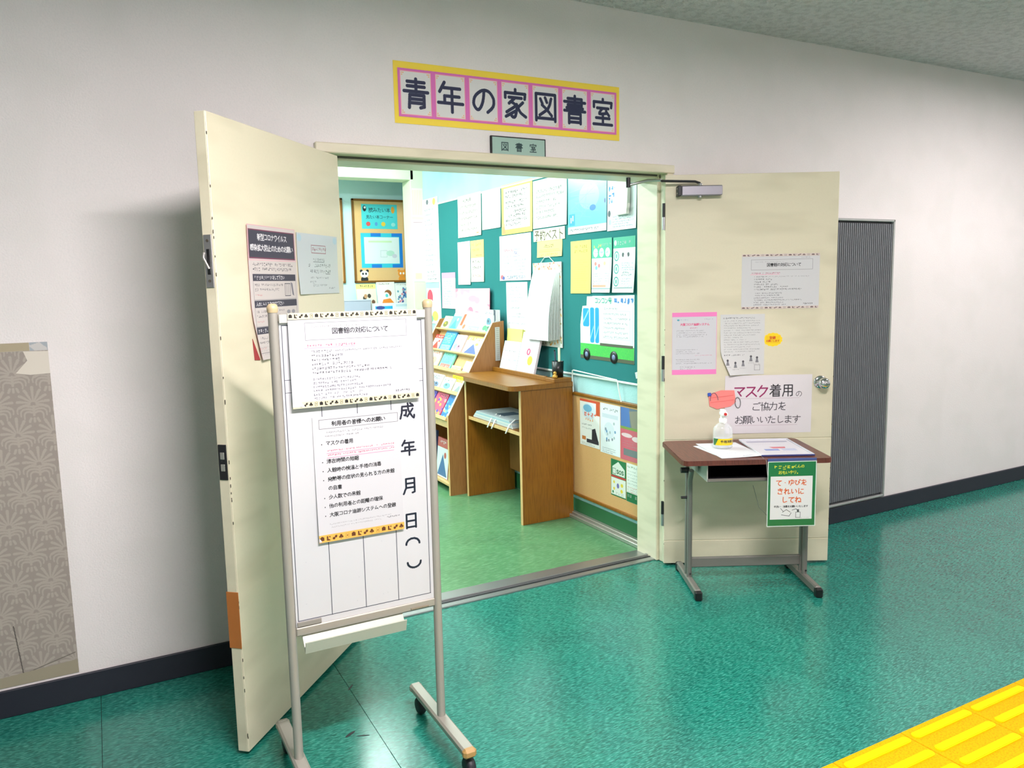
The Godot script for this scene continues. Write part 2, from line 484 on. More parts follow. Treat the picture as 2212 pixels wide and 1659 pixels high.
func el(cx: float, cy: float, rx: float, ry: float, c: Color) -> void:   # ellipse in %
	var a := rx * W * 0.01; var b := ry * H * 0.01
	var X := cx * W * 0.01; var Y := cy * H * 0.01
	for yy in range(int(-b), int(b) + 1):
		var half := a * sqrt(max(0.0, 1.0 - pow(yy / max(b, 0.5), 2)))
		I.fill_rect(Rect2i(int(X - half), int(Y + yy), max(1, int(half * 2)), 1), c)

func po(pts: Array, c: Color) -> void:   # polygon, % pairs
	var v := PackedVector2Array()
	for i in range(0, pts.size(), 2): v.append(Vector2(pts[i] * W * 0.01, pts[i + 1] * H * 0.01))
	var y0 := 1e9; var y1 := -1e9
	for q in v: y0 = min(y0, q.y); y1 = max(y1, q.y)
	for yy in range(int(y0), int(y1) + 1):
		var xs := []
		for i in v.size():
			var a := v[i]; var b := v[(i + 1) % v.size()]
			var s := yy + 0.5
			if (a.y <= s) != (b.y <= s): xs.append(a.x + (s - a.y) / (b.y - a.y) * (b.x - a.x))
		xs.sort()
		for k in range(0, xs.size() - 1, 2):
			I.fill_rect(Rect2i(int(xs[k]), yy, max(1, int(xs[k + 1] - xs[k])), 1), c)

func li(x0: float, y0: float, x1: float, y1: float, t: float, c: Color) -> void:   # line, t in % of the width
	stroke(Vector2(x0 * W, y0 * H) * 0.01, Vector2(x1 * W, y1 * H) * 0.01, t * W * 0.005, c)

func sheet_mesh(w: float, h: float, uv: Rect2, th := 0.0007, bow := 0.0, lift := [0.0, 0.0, 0.0, 0.0], cut := 0.0) -> ArrayMesh:
	# a sheet with thickness; bow lifts the middle, lift raises the corners bl br tl tr, cut folds away the lower left corner
	var n := 10 if (bow != 0.0 or lift.max() > 0.0) else 1
	var st := SurfaceTool.new()
	st.begin(Mesh.PRIMITIVE_TRIANGLES)
	var q := func(i: int, j: int, front: bool) -> Vector3:
		var u := float(i) / n; var v := float(j) / n
		var z := bow * sin(PI * u) * sin(PI * v)
		z += lift[0] * pow((1 - u) * (1 - v), 2) + lift[1] * pow(u * (1 - v), 2) + lift[2] * pow((1 - u) * v, 2) + lift[3] * pow(u * v, 2)
		var x := u
		if cut > 0.0 and v < 0.35: x = lerpf(cut * (0.35 - v) / 0.35, 1.0, u)
		return Vector3((x - 0.5) * w, (v - 0.5) * h, z + (th if front else 0.0))
	var put := func(i: int, j: int, front: bool, nrm: Vector3, edge: bool) -> void:
		var u := float(i) / n; var v := float(j) / n
		st.set_normal(nrm)
		if edge: st.set_uv(uv.position + uv.size * 0.004)
		else:
			if cut > 0.0 and v < 0.35: u = lerpf(cut * (0.35 - v) / 0.35, 1.0, u)
			st.set_uv(uv.position + Vector2(uv.size.x * u, uv.size.y * (1 - v)))
		st.add_vertex(q.call(i, j, front))
	var nf := func(i: int, j: int) -> Vector3:
		var a: Vector3 = q.call(min(i + 1, n), j, true) - q.call(max(i - 1, 0), j, true)
		var b: Vector3 = q.call(i, min(j + 1, n), true) - q.call(i, max(j - 1, 0), true)
		return a.cross(b).normalized()
	for j in n:
		for i in n:
			for k in [[0, 0], [1, 1], [1, 0], [0, 0], [0, 1], [1, 1]]:
				put.call(i + k[0], j + k[1], true, nf.call(i + k[0], j + k[1]), false)
			for k in [[0, 0], [1, 0], [1, 1], [0, 0], [1, 1], [0, 1]]:
				put.call(i + k[0], j + k[1], false, -nf.call(i + k[0], j + k[1]), true)
	for k in n:
		for e in [[k, 0, k + 1, 0, Vector3.DOWN], [n, k, n, k + 1, Vector3.RIGHT], [k + 1, n, k, n, Vector3.UP], [0, k + 1, 0, k, Vector3.LEFT]]:
			for f in [[0, false], [1, true], [1, false], [0, false], [0, true], [1, true]]:
				put.call(e[0 + 2 * f[0]], e[1 + 2 * f[0]], f[1], e[4], true)
	return st.commit()

# put the sheet just drawn on a surface: frame, then left, bottom, right, top in the frame's own metres
func post(called: String, label: String, category: String, frame: Transform3D, b: Array, kind := "matte", o := {}) -> MeshInstance3D:
	var d := file_sheet(kind)
	var w: float = b[2] - b[0]
	var h: float = b[3] - b[1]
	var mi := inst(called, sheet_mesh(w, h, d.uv, o.get("th", 0.0008), o.get("bow", 0.0), o.get("lift", [0.0, 0.0, 0.0, 0.0]), o.get("cut", 0.0)), d.m, o.get("parent", self))
	var loc := Transform3D(Basis(Vector3(0, 0, 1), o.get("turn", 0.0)), Vector3((b[0] + b[2]) * 0.5, (b[1] + b[3]) * 0.5, o.get("off", 0.0008)))
	if o.has("lean"): loc.basis = Basis(Vector3.RIGHT, o.lean) * loc.basis
	mi.transform = frame * loc
	if not o.has("parent"): tag(mi, label, category, o.get("group", ""))
	elif label: mi.set_meta("label", label)
	return mi

# ---------------------------------------------------------------- the scene
func _ready() -> void:
	rng.seed = 20
	# camera
	var yaw := 0.4888; var pitch := -0.1283; var roll := -0.0208
	var fwd := Vector3(sin(yaw) * cos(pitch), sin(pitch), -cos(yaw) * cos(pitch))
	var right := Vector3(cos(yaw), 0, sin(yaw))
	var up := right.cross(fwd)
	var cam := Camera3D.new()
	cam.name = "camera"
	cam.fov = 52.5066
	cam.near = 0.05
	add_child(cam)
	cam.transform = Transform3D(Basis(right * cos(roll) + up * sin(roll), up * cos(roll) - right * sin(roll), -fwd), Vector3(-0.4451, 1.4861, 3.1389))
	cam.current = true
	# surroundings: closed rooms, so the background only shows if nothing else does
	var we := WorldEnvironment.new()
	we.name = "surroundings"
	var env := Environment.new()
	env.background_mode = Environment.BG_COLOR
	env.background_color = Color(0.02, 0.02, 0.02)
	env.ambient_light_source = Environment.AMBIENT_SOURCE_DISABLED
	env.tonemap_mode = Environment.TONE_MAPPER_LINEAR
	env.tonemap_exposure = 1.0
	env.sdfgi_enabled = true
	env.ssao_enabled = true
	env.ssil_enabled = true
	we.environment = env
	add_child(we)
	# frames of the surfaces that things are put on
	var dr := Vector3(0.87888, 0, 0.47704)
	F_LEAF_R = Transform3D(Basis(dr, UP, dr.cross(UP)), Vector3(2.0875, 0, 0.03))
	var dl := Vector3(0.66059, 0, -0.75074)
	F_LEAF_L = Transform3D(Basis(dl, UP, dl.cross(UP)), Vector3(0.4487, 0, 0.03))
	F_ROOM = Transform3D(Basis(Vector3(0, 0, 1), UP, Vector3(-1, 0, 0)), Vector3(2.185, 0, 0))
	var rs := Vector3(0.361, 0.63, 0).normalized()
	F_RACK = Transform3D(Basis(Vector3(0, 0, 1), rs, Vector3(0, 0, 1).cross(rs)), Vector3(1.69, 0.575, 0))
	var dd := Vector3(cos(deg_to_rad(27.0)), 0, sin(deg_to_rad(27.0)))
	F_DESK = Transform3D(Basis(dd, UP, dd.cross(UP)), Vector3(2.0875, 0, 0.03) + dr * 0.355 + dr.cross(UP) * 0.262)
	materials()
	lights()
	setting()
	doors()
	corridor_things()
	wall_signs()
	notice_stand()
	school_desk()
	leaf_papers()
	reading_room()
	room_wall_papers()
	rack_and_desk()
	room_back()
	finish_pages()

func materials() -> void:
	# painted wallpaper of the corridor: fine woven relief, faint blotches
	var blot := grey(128, 128, 512, 512, 0.02, 3)
	var fine := grey(512, 512, 512, 512, 0.25, 4)
	var wt := blend_tex(512, [[blot, c8(214, 211, 207), 0.45, 0.75, 0.35], [fine, c8(216, 214, 212), 0.5, 0.8, 0.5]], c8(224, 219, 217))
	M.wall = tex_mat(wt, Vector3.ONE * 0.8, 0.85)
	bump(M.wall, 0.35, 1.2, 5, 0.35)
	# rough sprayed ceiling
	var ct := blend_tex(512, [[grey(256, 256, 512, 512, 0.06, 8), c8(198, 198, 199), 0.4, 0.7, 0.8], [fine, c8(228, 228, 228), 0.55, 0.8, 0.5]], c8(218, 218, 219))
	M.ceiling = tex_mat(ct, Vector3.ONE * 1.1, 0.95)
	bump(M.ceiling, 0.09, 9.0, 9, 1.0)
	# corridor vinyl: sea green with needle-like flecks along the corridor
	var f1 := grey(96, 1024, 1024, 1024, 0.16, 11, FastNoiseLite.TYPE_SIMPLEX, 3)
	var f2 := grey(160, 1024, 1024, 1024, 0.22, 12, FastNoiseLite.TYPE_SIMPLEX, 2)
	var f3 := grey(256, 256, 1024, 1024, 0.012, 13)
	var fl := blend_tex(1024, [[f3, c8(22, 94, 84), 0.4, 0.8, 0.5], [f1, c8(10, 78, 68), 0.5, 0.75, 0.75], [f2, c8(78, 164, 148), 0.54, 0.76, 0.75]], c8(26, 117, 101))
	M.floor = tex_mat(fl, Vector3.ONE * 0.85, 0.2)
	M.floor.metallic_specular = 0.5
	bump(M.floor, 0.04, 0.6, 14, 0.1)
	# room vinyl: leaf green with pale streaks
	var rf := blend_tex(1024, [[f3, c8(76, 120, 84), 0.35, 0.8, 0.6], [f2, c8(70, 116, 78), 0.5, 0.8, 0.5], [f1, c8(140, 180, 142), 0.6, 0.8, 0.6]], c8(86, 136, 94))
	M.room_floor = tex_mat(rf, Vector3.ONE * 0.7, 0.28)
	# cream steel doors and frame: brushed on paint with faint stains
	var dt := blend_tex(512, [[grey(64, 256, 512, 512, 0.03, 21), c8(196, 190, 164), 0.5, 0.85, 0.55], [fine, c8(208, 202, 176), 0.6, 0.9, 0.4]], c8(214, 207, 181))
	M.door = tex_mat(dt, Vector3.ONE * 0.7, 0.42)
	bump(M.door, 0.02, 1.0, 22, 0.2)
	M.frame = tex_mat(dt, Vector3.ONE * 1.3, 0.38)
	M.chip = mat(c8(70, 64, 54), 0.8)
	M.base = mat(c8(28, 30, 42), 0.5)
	M.steel = mat(c8(176, 176, 178), 0.35, 0.9)
	M.chrome = mat(c8(205, 205, 208), 0.12, 1.0)
	M.dark = mat(c8(24, 24, 28), 0.5)
	M.black = mat(c8(16, 16, 18), 0.35)
	M.rubber = mat(c8(26, 27, 34), 0.55)
	M.alu = mat(c8(188, 184, 176), 0.38, 0.75)
	M.silver_paint = mat(c8(164, 160, 150), 0.42, 0.25)
	M.desk_paint = mat(c8(128, 124, 118), 0.4, 0.35)
	M.light_paint = mat(c8(188, 188, 180), 0.5, 0.1)
	M.tape_brown = mat(c8(172, 104, 48), 0.5)
	M.white = mat(c8(232, 232, 230), 0.55)
	M.plastic_white = mat(c8(238, 238, 236), 0.35)
	M.vent = mat(c8(120, 124, 128), 0.45, 0.2)
	M.vent_dark = mat(c8(44, 46, 50), 0.7)
	M.vent_frame = mat(c8(158, 162, 158), 0.4, 0.4)
	# furniture wood
	var g1 := grey(512, 24, 512, 512, 0.12, 31, FastNoiseLite.TYPE_SIMPLEX, 3)
	var g2 := grey(256, 256, 512, 512, 0.01, 32)
	var wood := blend_tex(512, [[g2, c8(128, 78, 16), 0.35, 0.8, 0.5], [g1, c8(100, 58, 10), 0.5, 0.8, 0.45]], c8(138, 88, 22))
	M.wood = tex_mat(wood, Vector3(1.6, 1.6, 1.6), 0.38)
	var wood_l := blend_tex(512, [[g1, c8(186, 140, 88), 0.5, 0.8, 0.55]], c8(214, 172, 118))
	M.wood_light = tex_mat(wood_l, Vector3(2, 2, 2), 0.4)
	var wood_b := blend_tex(512, [[g1, c8(122, 78, 38), 0.5, 0.8, 0.5]], c8(148, 100, 54))
	M.wood_brown = tex_mat(wood_b, Vector3(2, 2, 2), 0.42)
	var wood_d := blend_tex(512, [[g1, c8(62, 30, 24), 0.45, 0.8, 0.7]], c8(100, 52, 42))
	M.wood_dark = tex_mat(wood_d, Vector3(2.2, 2.2, 2.2), 0.36)
	# cork
	var k1 := grey(512, 512, 512, 512, 0.12, 41, FastNoiseLite.TYPE_SIMPLEX, 3)
	var k2 := grey(512, 512, 512, 512, 0.2, 42, FastNoiseLite.TYPE_SIMPLEX, 2)
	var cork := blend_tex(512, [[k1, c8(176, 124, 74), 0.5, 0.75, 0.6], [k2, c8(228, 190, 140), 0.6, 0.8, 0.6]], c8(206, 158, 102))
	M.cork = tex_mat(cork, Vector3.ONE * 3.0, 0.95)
	M.felt = tex_mat(blend_tex(512, [[fine, c8(24, 104, 105), 0.45, 0.75, 0.7]], c8(30, 116, 117)), Vector3.ONE * 2.5, 0.95)
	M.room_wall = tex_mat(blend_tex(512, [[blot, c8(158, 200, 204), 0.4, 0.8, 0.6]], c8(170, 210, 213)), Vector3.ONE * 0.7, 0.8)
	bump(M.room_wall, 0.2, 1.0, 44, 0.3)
	M.back_wall = tex_mat(blend_tex(512, [[blot, c8(196, 226, 229), 0.4, 0.8, 0.6]], c8(206, 234, 237)), Vector3.ONE * 0.7, 0.8)  # room wall colour made lighter in place of more light at the back
	M.cork_lit = tex_mat(blend_tex(512, [[k1, c8(206, 156, 100), 0.5, 0.75, 0.6], [k2, c8(244, 212, 164), 0.6, 0.8, 0.6]], c8(230, 184, 126)), Vector3.ONE * 3.0, 0.95)  # lit copy of the cork: brightness put into the colour for the back boards
	M.room_cream = mat(c8(206, 212, 184), 0.7)
	M.room_ceiling = mat(c8(224, 226, 222), 0.9)
	M.base_green = mat(c8(38, 98, 58), 0.55)
	M.grey_panel = mat(c8(160, 162, 180), 0.5)
	M.yellow = tex_mat(blend_tex(512, [[grey(512, 512, 512, 512, 0.08, 51), c8(226, 134, 0), 0.5, 0.8, 0.7]], c8(240, 168, 0)), Vector3.ONE * 3.0, 0.75)
	M.yellow_bar = mat(c8(250, 206, 0), 0.75)
	for m in [M.yellow, M.yellow_bar]: m.metallic_specular = 0.25
	M.tubelight = mat(c8(255, 255, 255), 0.4)
	M.tubelight.emission_enabled = true
	M.tubelight.emission = Color(1.0, 0.95, 0.98)
	M.tubelight.emission_energy_multiplier = 4.0
	M.tubelight_cool = M.tubelight.duplicate()
	M.tubelight_cool.emission = Color(0.9, 1.0, 0.98)
	M.housing = mat(c8(226, 226, 224), 0.4)
	M.louvre = mat(c8(150, 150, 150), 0.5)

# fluorescent fittings: in the corridor sunk in the ceiling, in the room bare tubes on battens
const H_CORR := 2.7515
const H_ROOM := 2.62
const CORRIDOR_LAMPS := [[0.4, 2.75, 12.8], [4.5, 1.7, 3.9], [7.6, 2.75, 6.0]]   # x, z, strength of either side
const ROOM_LAMPS := [[-0.7, -1.2], [-0.7, -2.8], [0.95, -1.2], [0.95, -2.8]]

func area(at: Vector3, size: Vector2, e: float, c: Color, parent: Node3D, tilt := 0.0) -> void:
	var l := AreaLight3D.new()
	l.name = "light"
	l.area_size = size
	l.light_energy = e
	l.light_color = c
	l.area_range = 20.0
	l.area_attenuation = 2.0
	l.shadow_enabled = true
	parent.add_child(l, true)
	l.position = at
	l.rotation.x = -PI / 2 + tilt

func lights() -> void:
	var where := ["in front of the double door", "near the vent grille", "at the far right end of the corridor"]
	for i in CORRIDOR_LAMPS.size():
		var p: Array = CORRIDOR_LAMPS[i]
		var t := thing("ceiling_light", "sunken fluorescent light in the corridor ceiling " + where[i], "light", Transform3D(Basis(), Vector3(p[0], H_CORR, p[1])), "sunken lights of the corridor")
		var st := begin()
		for s in [-1, 1]:
			box(st, Vector3(s * 0.66, 0.07, 0), Vector3(0.02, 0.14, 0.46), 0.0)
			box(st, Vector3(0, 0.07, s * 0.22), Vector3(1.32, 0.14, 0.02), 0.0)
		box(st, Vector3(0, 0.15, 0), Vector3(1.34, 0.02, 0.46), 0.0)
		obj("housing", st, M.housing, t)
		for s in [-1, 1]:
			rod("tube", t, M.tubelight, [Vector3(-0.59, 0.09, s * 0.05), Vector3(0.59, 0.09, s * 0.05)], 0.014)
			area(Vector3(0, 0.05, s * 0.045), Vector2(1.18, 0.11), p[2], Color(1.0, 0.96, 0.97), t, -s * 0.87)
	for i in ROOM_LAMPS.size():
		var p: Array = ROOM_LAMPS[i]
		var t := thing("ceiling_light", ["bare fluorescent batten on room ceiling near the door, left", "bare fluorescent batten deep in the room, left", "bare fluorescent batten on room ceiling beside the green notice board", "bare fluorescent batten deep in the room above magazine rack"][i], "light", Transform3D(Basis(), Vector3(p[0], H_ROOM, p[1])), "fluorescent battens of the reading room")
		part("housing", t, M.housing, Vector3(0, -0.03, 0), Vector3(1.25, 0.06, 0.14), 0.006)
		for s in [-1, 1]: rod("tube", t, M.tubelight_cool, [Vector3(-0.59, -0.078, s * 0.045), Vector3(0.59, -0.078, s * 0.045)], 0.014)
		for s in [-1, 1]: area(Vector3(0, -0.1, s * 0.05), Vector2(1.18, 0.09), 2.3 if i % 2 == 0 else 3.6, Color(0.93, 1.0, 0.985), t, -s * 0.6)

func setting() -> void:
	# corridor floor and ceiling
	var st := begin()
	var fl := thing("floor", "sea green flecked vinyl floor of the corridor in wide sheets", "floor", Transform3D(), "", "structure")
	part("screed", fl, M.dark, Vector3(2.5, -0.052, 2.27), Vector3(13, 0.1, 4.66), 0.0)
	for q in [[-4.0, -0.5355], [-0.534, 0.2835], [0.285, 9.0]]:
		part("vinyl_sheet", fl, M.floor, Vector3((q[0] + q[1]) / 2, -0.001, 2.27), Vector3(q[1] - q[0], 0.002, 4.66), 0.0004)
	for q in [[0.2, 0.012, 0.72, 0.5], [0.235, 0.006, 0.75, -0.4], [0.29, 0.007, 0.42, 0.9], [0.31, 0.005, 1.18, 0.2]]:   # rubber scuffs
		var sc := begin()
		prism(sc, ring(0.022, q[1] * 0.5, 0, 0), 0.0, 0.0004, Transform3D(Basis(UP, q[3]) * Basis(Vector3.RIGHT, -PI / 2), Vector3(q[0], 0.0, q[2])))
		obj("scuff_mark", sc, M.rubber, fl)
	st = begin()
	var x := -4.0
	for p in CORRIDOR_LAMPS + [[9.66, 2.0]]:
		var e: float = p[0] - 0.65
		box(st, Vector3((x + e) / 2, H_CORR + 0.06, 2.3), Vector3(e - x, 0.12, 5.0), 0.0)
		x = p[0] + 0.65
		if p[0] < 9:
			var z0: float = p[1] - 0.21; var z1: float = p[1] + 0.21
			box(st, Vector3(p[0], H_CORR + 0.06, (z0 - 0.2) / 2), Vector3(1.3, 0.12, z0 + 0.2), 0.0)
			box(st, Vector3(p[0], H_CORR + 0.06, (z1 + 4.8) / 2), Vector3(1.3, 0.12, 4.8 - z1), 0.0)
	struct("ceiling", st, M.ceiling, "grey rough sprayed ceiling of the corridor", "ceiling")
	# the wall with the double door
	st = begin()
	box(st, Vector3(-1.81, 1.4, -0.1), Vector3(4.38, 2.8, 0.2), 0.0)
	box(st, Vector3(5.57, 1.4, -0.1), Vector3(6.86, 2.8, 0.2), 0.0)
	box(st, Vector3(1.26, 2.415, -0.1), Vector3(1.76, 0.77, 0.2), 0.0)
	struct("wall_front", st, M.wall, "off-white papered corridor wall around the double door", "wall")
	st = begin()
	box(st, Vector3(2.5, 1.4, 4.65), Vector3(13, 2.8, 0.1), 0.0)
	struct("wall_back", st, M.wall, "off-white corridor wall opposite the double door", "wall")
	st = begin()
	box(st, Vector3(-4.05, 1.4, 2.3), Vector3(0.1, 2.8, 4.8), 0.0)
	struct("wall_left", st, M.wall, "off-white wall closing the left end of the corridor", "wall")
	st = begin()
	box(st, Vector3(9.05, 1.4, 2.3), Vector3(0.1, 2.8, 4.8), 0.0)
	struct("wall_right", st, M.wall, "off-white wall closing the right end of the corridor", "wall")
	# dark baseboards
	st = begin()
	box(st, Vector3(-1.82, 0.05, 0.006), Vector3(4.36, 0.1, 0.012), 0.003)
	struct("baseboard_left", st, M.base, "black baseboard along the wall left of the door", "baseboard")
	st = begin()
	box(st, Vector3(5.58, 0.05, 0.006), Vector3(6.84, 0.1, 0.012), 0.003)
	struct("baseboard_right", st, M.base, "black baseboard along the wall right of the door", "baseboard")
	# the reading room shell
	st = begin()
	box(st, Vector3(0.2, -0.05, -2.2), Vector3(6.6, 0.1, 4.28), 0.0)
	struct("floor", st, M.room_floor, "leaf green streaked vinyl floor of the reading room", "floor")
	st = begin()
	box(st, Vector3(0.2, H_ROOM + 0.05, -2.25), Vector3(6.6, 0.1, 4.1), 0.0)
	struct("ceiling", st, M.room_ceiling, "white ceiling of the reading room", "ceiling")
	st = begin()
	box(st, Vector3(2.285, 1.35, -1.8), Vector3(0.2, 2.7, 3.2), 0.0)
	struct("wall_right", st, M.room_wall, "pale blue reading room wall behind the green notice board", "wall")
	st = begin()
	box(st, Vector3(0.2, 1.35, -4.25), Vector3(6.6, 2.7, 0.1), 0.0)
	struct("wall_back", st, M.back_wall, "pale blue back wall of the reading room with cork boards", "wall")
	st = begin()
	box(st, Vector3(-2.65, 1.35, -2.2), Vector3(0.1, 2.7, 4.2), 0.0)
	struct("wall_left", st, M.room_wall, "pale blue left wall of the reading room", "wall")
	st = begin()
	box(st, Vector3(3.25, 1.35, -3.8), Vector3(0.1, 2.7, 1.0), 0.0)
	box(st, Vector3(2.79, 1.35, -3.34), Vector3(0.82, 2.7, 0.12), 0.0)
	struct("wall_right", st, M.room_wall, "pale blue side wall of the recess behind the column", "wall")
	st = begin()
	box(st, Vector3(2.15, 1.31, -3.5), Vector3(0.16, 2.62, 0.2), 0.004)
	box(st, Vector3(-0.25, 2.51, -3.5), Vector3(4.7, 0.22, 0.2), 0.004)
	struct("trim_1", st, M.room_cream, "cream column and ceiling beam at the back of the reading room", "column")
	# green base strip and aluminium rail at the foot of the notice board wall
	st = begin()
	box(st, Vector3(2.181, 0.06, -1.71), Vector3(0.008, 0.11, 2.98), 0.002)
	struct("baseboard_room", st, M.base_green, "dark green base strip below the cork board", "baseboard")
	st = begin()
	for q in [[0.012, 0.024, 0.05], [0.03, 0.012, 0.03]]:
		box(st, Vector3(2.177 - q[2] / 2, q[0], -0.61), Vector3(q[2], q[1], 0.78), 0.003)
	struct("trim_2", st, M.alu, "aluminium rail on the floor along the cork board wall", "rail")
	# steel threshold
	var th := thing("trim_3", "scuffed steel threshold with a raised lip under the double door", "threshold", Transform3D(Basis(), Vector3(1.26, 0, -0.14)), "", "structure")
	part("plate", th, M.steel, Vector3(0, 0.002, 0), Vector3(1.70, 0.012, 0.165), 0.003)
	part("lip", th, M.steel, Vector3(0, 0.011, 0.015), Vector3(1.70, 0.012, 0.018), 0.003)
	part("lip", th, M.dark, Vector3(0, 0.0085, 0.04), Vector3(1.70, 0.004, 0.012), 0.001)
	# door frame: face, rebate and stop
	var f := thing("trim_4", "cream steel frame around the open double door", "door frame", Transform3D(), "", "structure")
	for s in [[0.365, 1, 0.415, 0.43], [2.155, -1, 2.115, 2.1]]:
		st = begin()
		box(st, Vector3((s[0] + s[2]) / 2, 1.01, -0.015), Vector3(abs(s[2] - s[0]), 2.02, 0.06), 0.004)
		obj("jamb_face", st, M.frame, f)
		st = begin()
		box(st, Vector3((s[0] + s[3]) / 2, 1.0, -0.13), Vector3(abs(s[3] - s[0]), 2.0, 0.17), 0.004)
		obj("jamb", st, M.frame, f)
	part("head_face", f, M.frame, Vector3(1.26, 2.032, -0.012), Vector3(1.79, 0.04, 0.07), 0.004)
	part("head", f, M.frame, Vector3(1.265, 2.02, -0.13), Vector3(1.70, 0.05, 0.17), 0.004)
	part("seal", f, mat(c8(84, 84, 74), 0.8), Vector3(1.265, 2.008, -0.043), Vector3(1.66, 0.008, 0.006), 0.001)

func leaf_body(t: Node3D, sgn: float, w: float) -> void:
	# leaf spans local x from 0 to sgn * w; visible face at local z = 0
	part("core", t, M.door, Vector3(sgn * w / 2, 1.006, -0.02), Vector3(w, 1.988, 0.036), 0.002)
	for y in ([[0.012, 0.134], [0.1365, 0.668], [0.6705, 2.0]] if sgn > 0 else [[0.012, 2.0]]):
		part("face_panel", t, M.door, Vector3(sgn * w / 2, (y[0] + y[1]) / 2, -0.0015), Vector3(w - 0.001, y[1] - y[0], 0.005), 0.0022)

func hinges(t: Node3D, ys: Array, zz: float) -> void:
	for y in ys:
		var h := rod("hinge", t, M.steel, [Vector3(-0.004, y - 0.065, zz), Vector3(-0.004, y - 0.003, zz)], 0.009)
		rod("pin", h, M.dark, [Vector3(-0.004, y - 0.003, zz), Vector3(-0.004, y + 0.065, zz)], 0.0088)

func doors() -> void:
	# left leaf, opened past a right angle
	var a := thing("door_1", "left cream door leaf standing open behind the white notice stand", "door", F_LEAF_L, "", "structure")
	leaf_body(a, -1, 0.8586)
	var e := -0.8586
	var fb := part("flush_bolt", a, M.steel, Vector3(e - 0.001, 1.57, -0.02), Vector3(0.004, 0.155, 0.026), 0.001)
	fb.set_meta("label", "steel flush bolt in the door edge")
	part("slot", fb, M.black, Vector3(e - 0.002, 1.568, -0.02), Vector3(0.005, 0.075, 0.011), 0.001)
	rod("lever", fb, M.alu, [Vector3(e - 0.004, 1.595, -0.034), Vector3(e - 0.012, 1.58, -0.03), Vector3(e - 0.005, 1.548, -0.018)], 0.0035, 6)
	for y in [1.63, 1.512]: rod("screw", fb, M.chip, [Vector3(e - 0.002, y, -0.02), Vector3(e - 0.0045, y, -0.02)], 0.0045, 8)
	var sp := part("strike_plate", a, M.dark, Vector3(e - 0.001, 0.962, -0.02), Vector3(0.004, 0.11, 0.028), 0.001)
	for y in [0.982, 0.945]: part("slot", sp, M.alu, Vector3(e - 0.0022, y, -0.02), Vector3(0.004, 0.022, 0.014), 0.001)
	var tp := part("tape", a, M.tape_brown, Vector3(e - 0.0008, 0.455, -0.02), Vector3(0.0025, 0.185, 0.042), 0.0006)
	tp.set_meta("label", "brown tape over the door edge")
	for i in 26:   # chipped paint along the free edge
		var y := rng.randf_range(0.05, 1.95)
		part("paint_chip", a, M.chip, Vector3(e + rng.randf_range(-0.0004, 0.0012), y, 0.0003), Vector3(0.0022, rng.randf_range(0.004, 0.012), 0.0022), 0.0006)
	hinges(a, [1.8, 1.03, 0.28], -0.04)
	# right leaf, folded back towards the wall
	var b := thing("door_2", "right cream door leaf with notices, folded back towards the vent grille", "door", F_LEAF_R, "", "structure")
	leaf_body(b, 1, 0.8586)
	hinges(b, [1.8, 1.04, 0.28], -0.008)
	for i in 16:
		part("paint_chip", b, M.chip, Vector3(0.8580 if i % 2 else 0.001, rng.randf_range(0.1, 1.4), 0.0003), Vector3(0.0025, rng.randf_range(0.004, 0.01), 0.0022), 0.0006)
	var st := begin()
	var xk := Transform3D(Basis(Vector3.RIGHT, PI / 2), Vector3(0.792, 0.957, 0))
	lathe(st, [[0.001, 0.0], [0.034, 0.0], [0.034, 0.006], [0.028, 0.01], [0.014, 0.014], [0.013, 0.03], [0.024, 0.038], [0.0285, 0.052], [0.026, 0.064], [0.016, 0.07], [0.001, 0.071]], xk)
	var k := obj("door_knob", st, M.chrome, b)
	k.set_meta("label", "round chrome door knob")
	st = begin()
	lathe(st, [[0.001, 0.07], [0.009, 0.07], [0.009, 0.075], [0.001, 0.075]], xk, 14)
	obj("key_cylinder", st, M.steel, k)
	# door closer with its folded arm
	var cl := part("door_closer", b, mat(c8(150, 148, 156), 0.35, 0.7), Vector3(0.172, 1.918, 0.025), Vector3(0.2, 0.048, 0.046), 0.004)
	cl.set_meta("label", "grey metal door closer")
	part("end_cap", cl, M.dark, Vector3(0.062, 1.918, 0.025), Vector3(0.018, 0.05, 0.048), 0.003)
	for q in [[1.907], [1.929]]: rod("screw", cl, M.alu, [Vector3(0.054, q[0], 0.034), Vector3(0.0515, q[0], 0.034)], 0.004, 8)
	rod("spindle", cl, M.chrome, [Vector3(0.165, 1.885, 0.03), Vector3(0.165, 1.953, 0.03)], 0.011, 14)
	rod("arm", cl, M.dark, [Vector3(0.165, 1.954, 0.03), Vector3(0.14, 1.962, 0.035), Vector3(-0.03, 1.965, 0.06)], 0.006, 8)
	var inv := F_LEAF_R.affine_inverse()
	rod("forearm", cl, M.steel, [Vector3(-0.03, 1.968, 0.06), inv * Vector3(2.02, 1.978, -0.02), inv * Vector3(1.93, 1.955, -0.06)], 0.007, 8)
	rod("shoe", cl, M.dark, [inv * Vector3(1.93, 1.992, -0.06), inv * Vector3(1.93, 1.945, -0.06)], 0.011, 10)

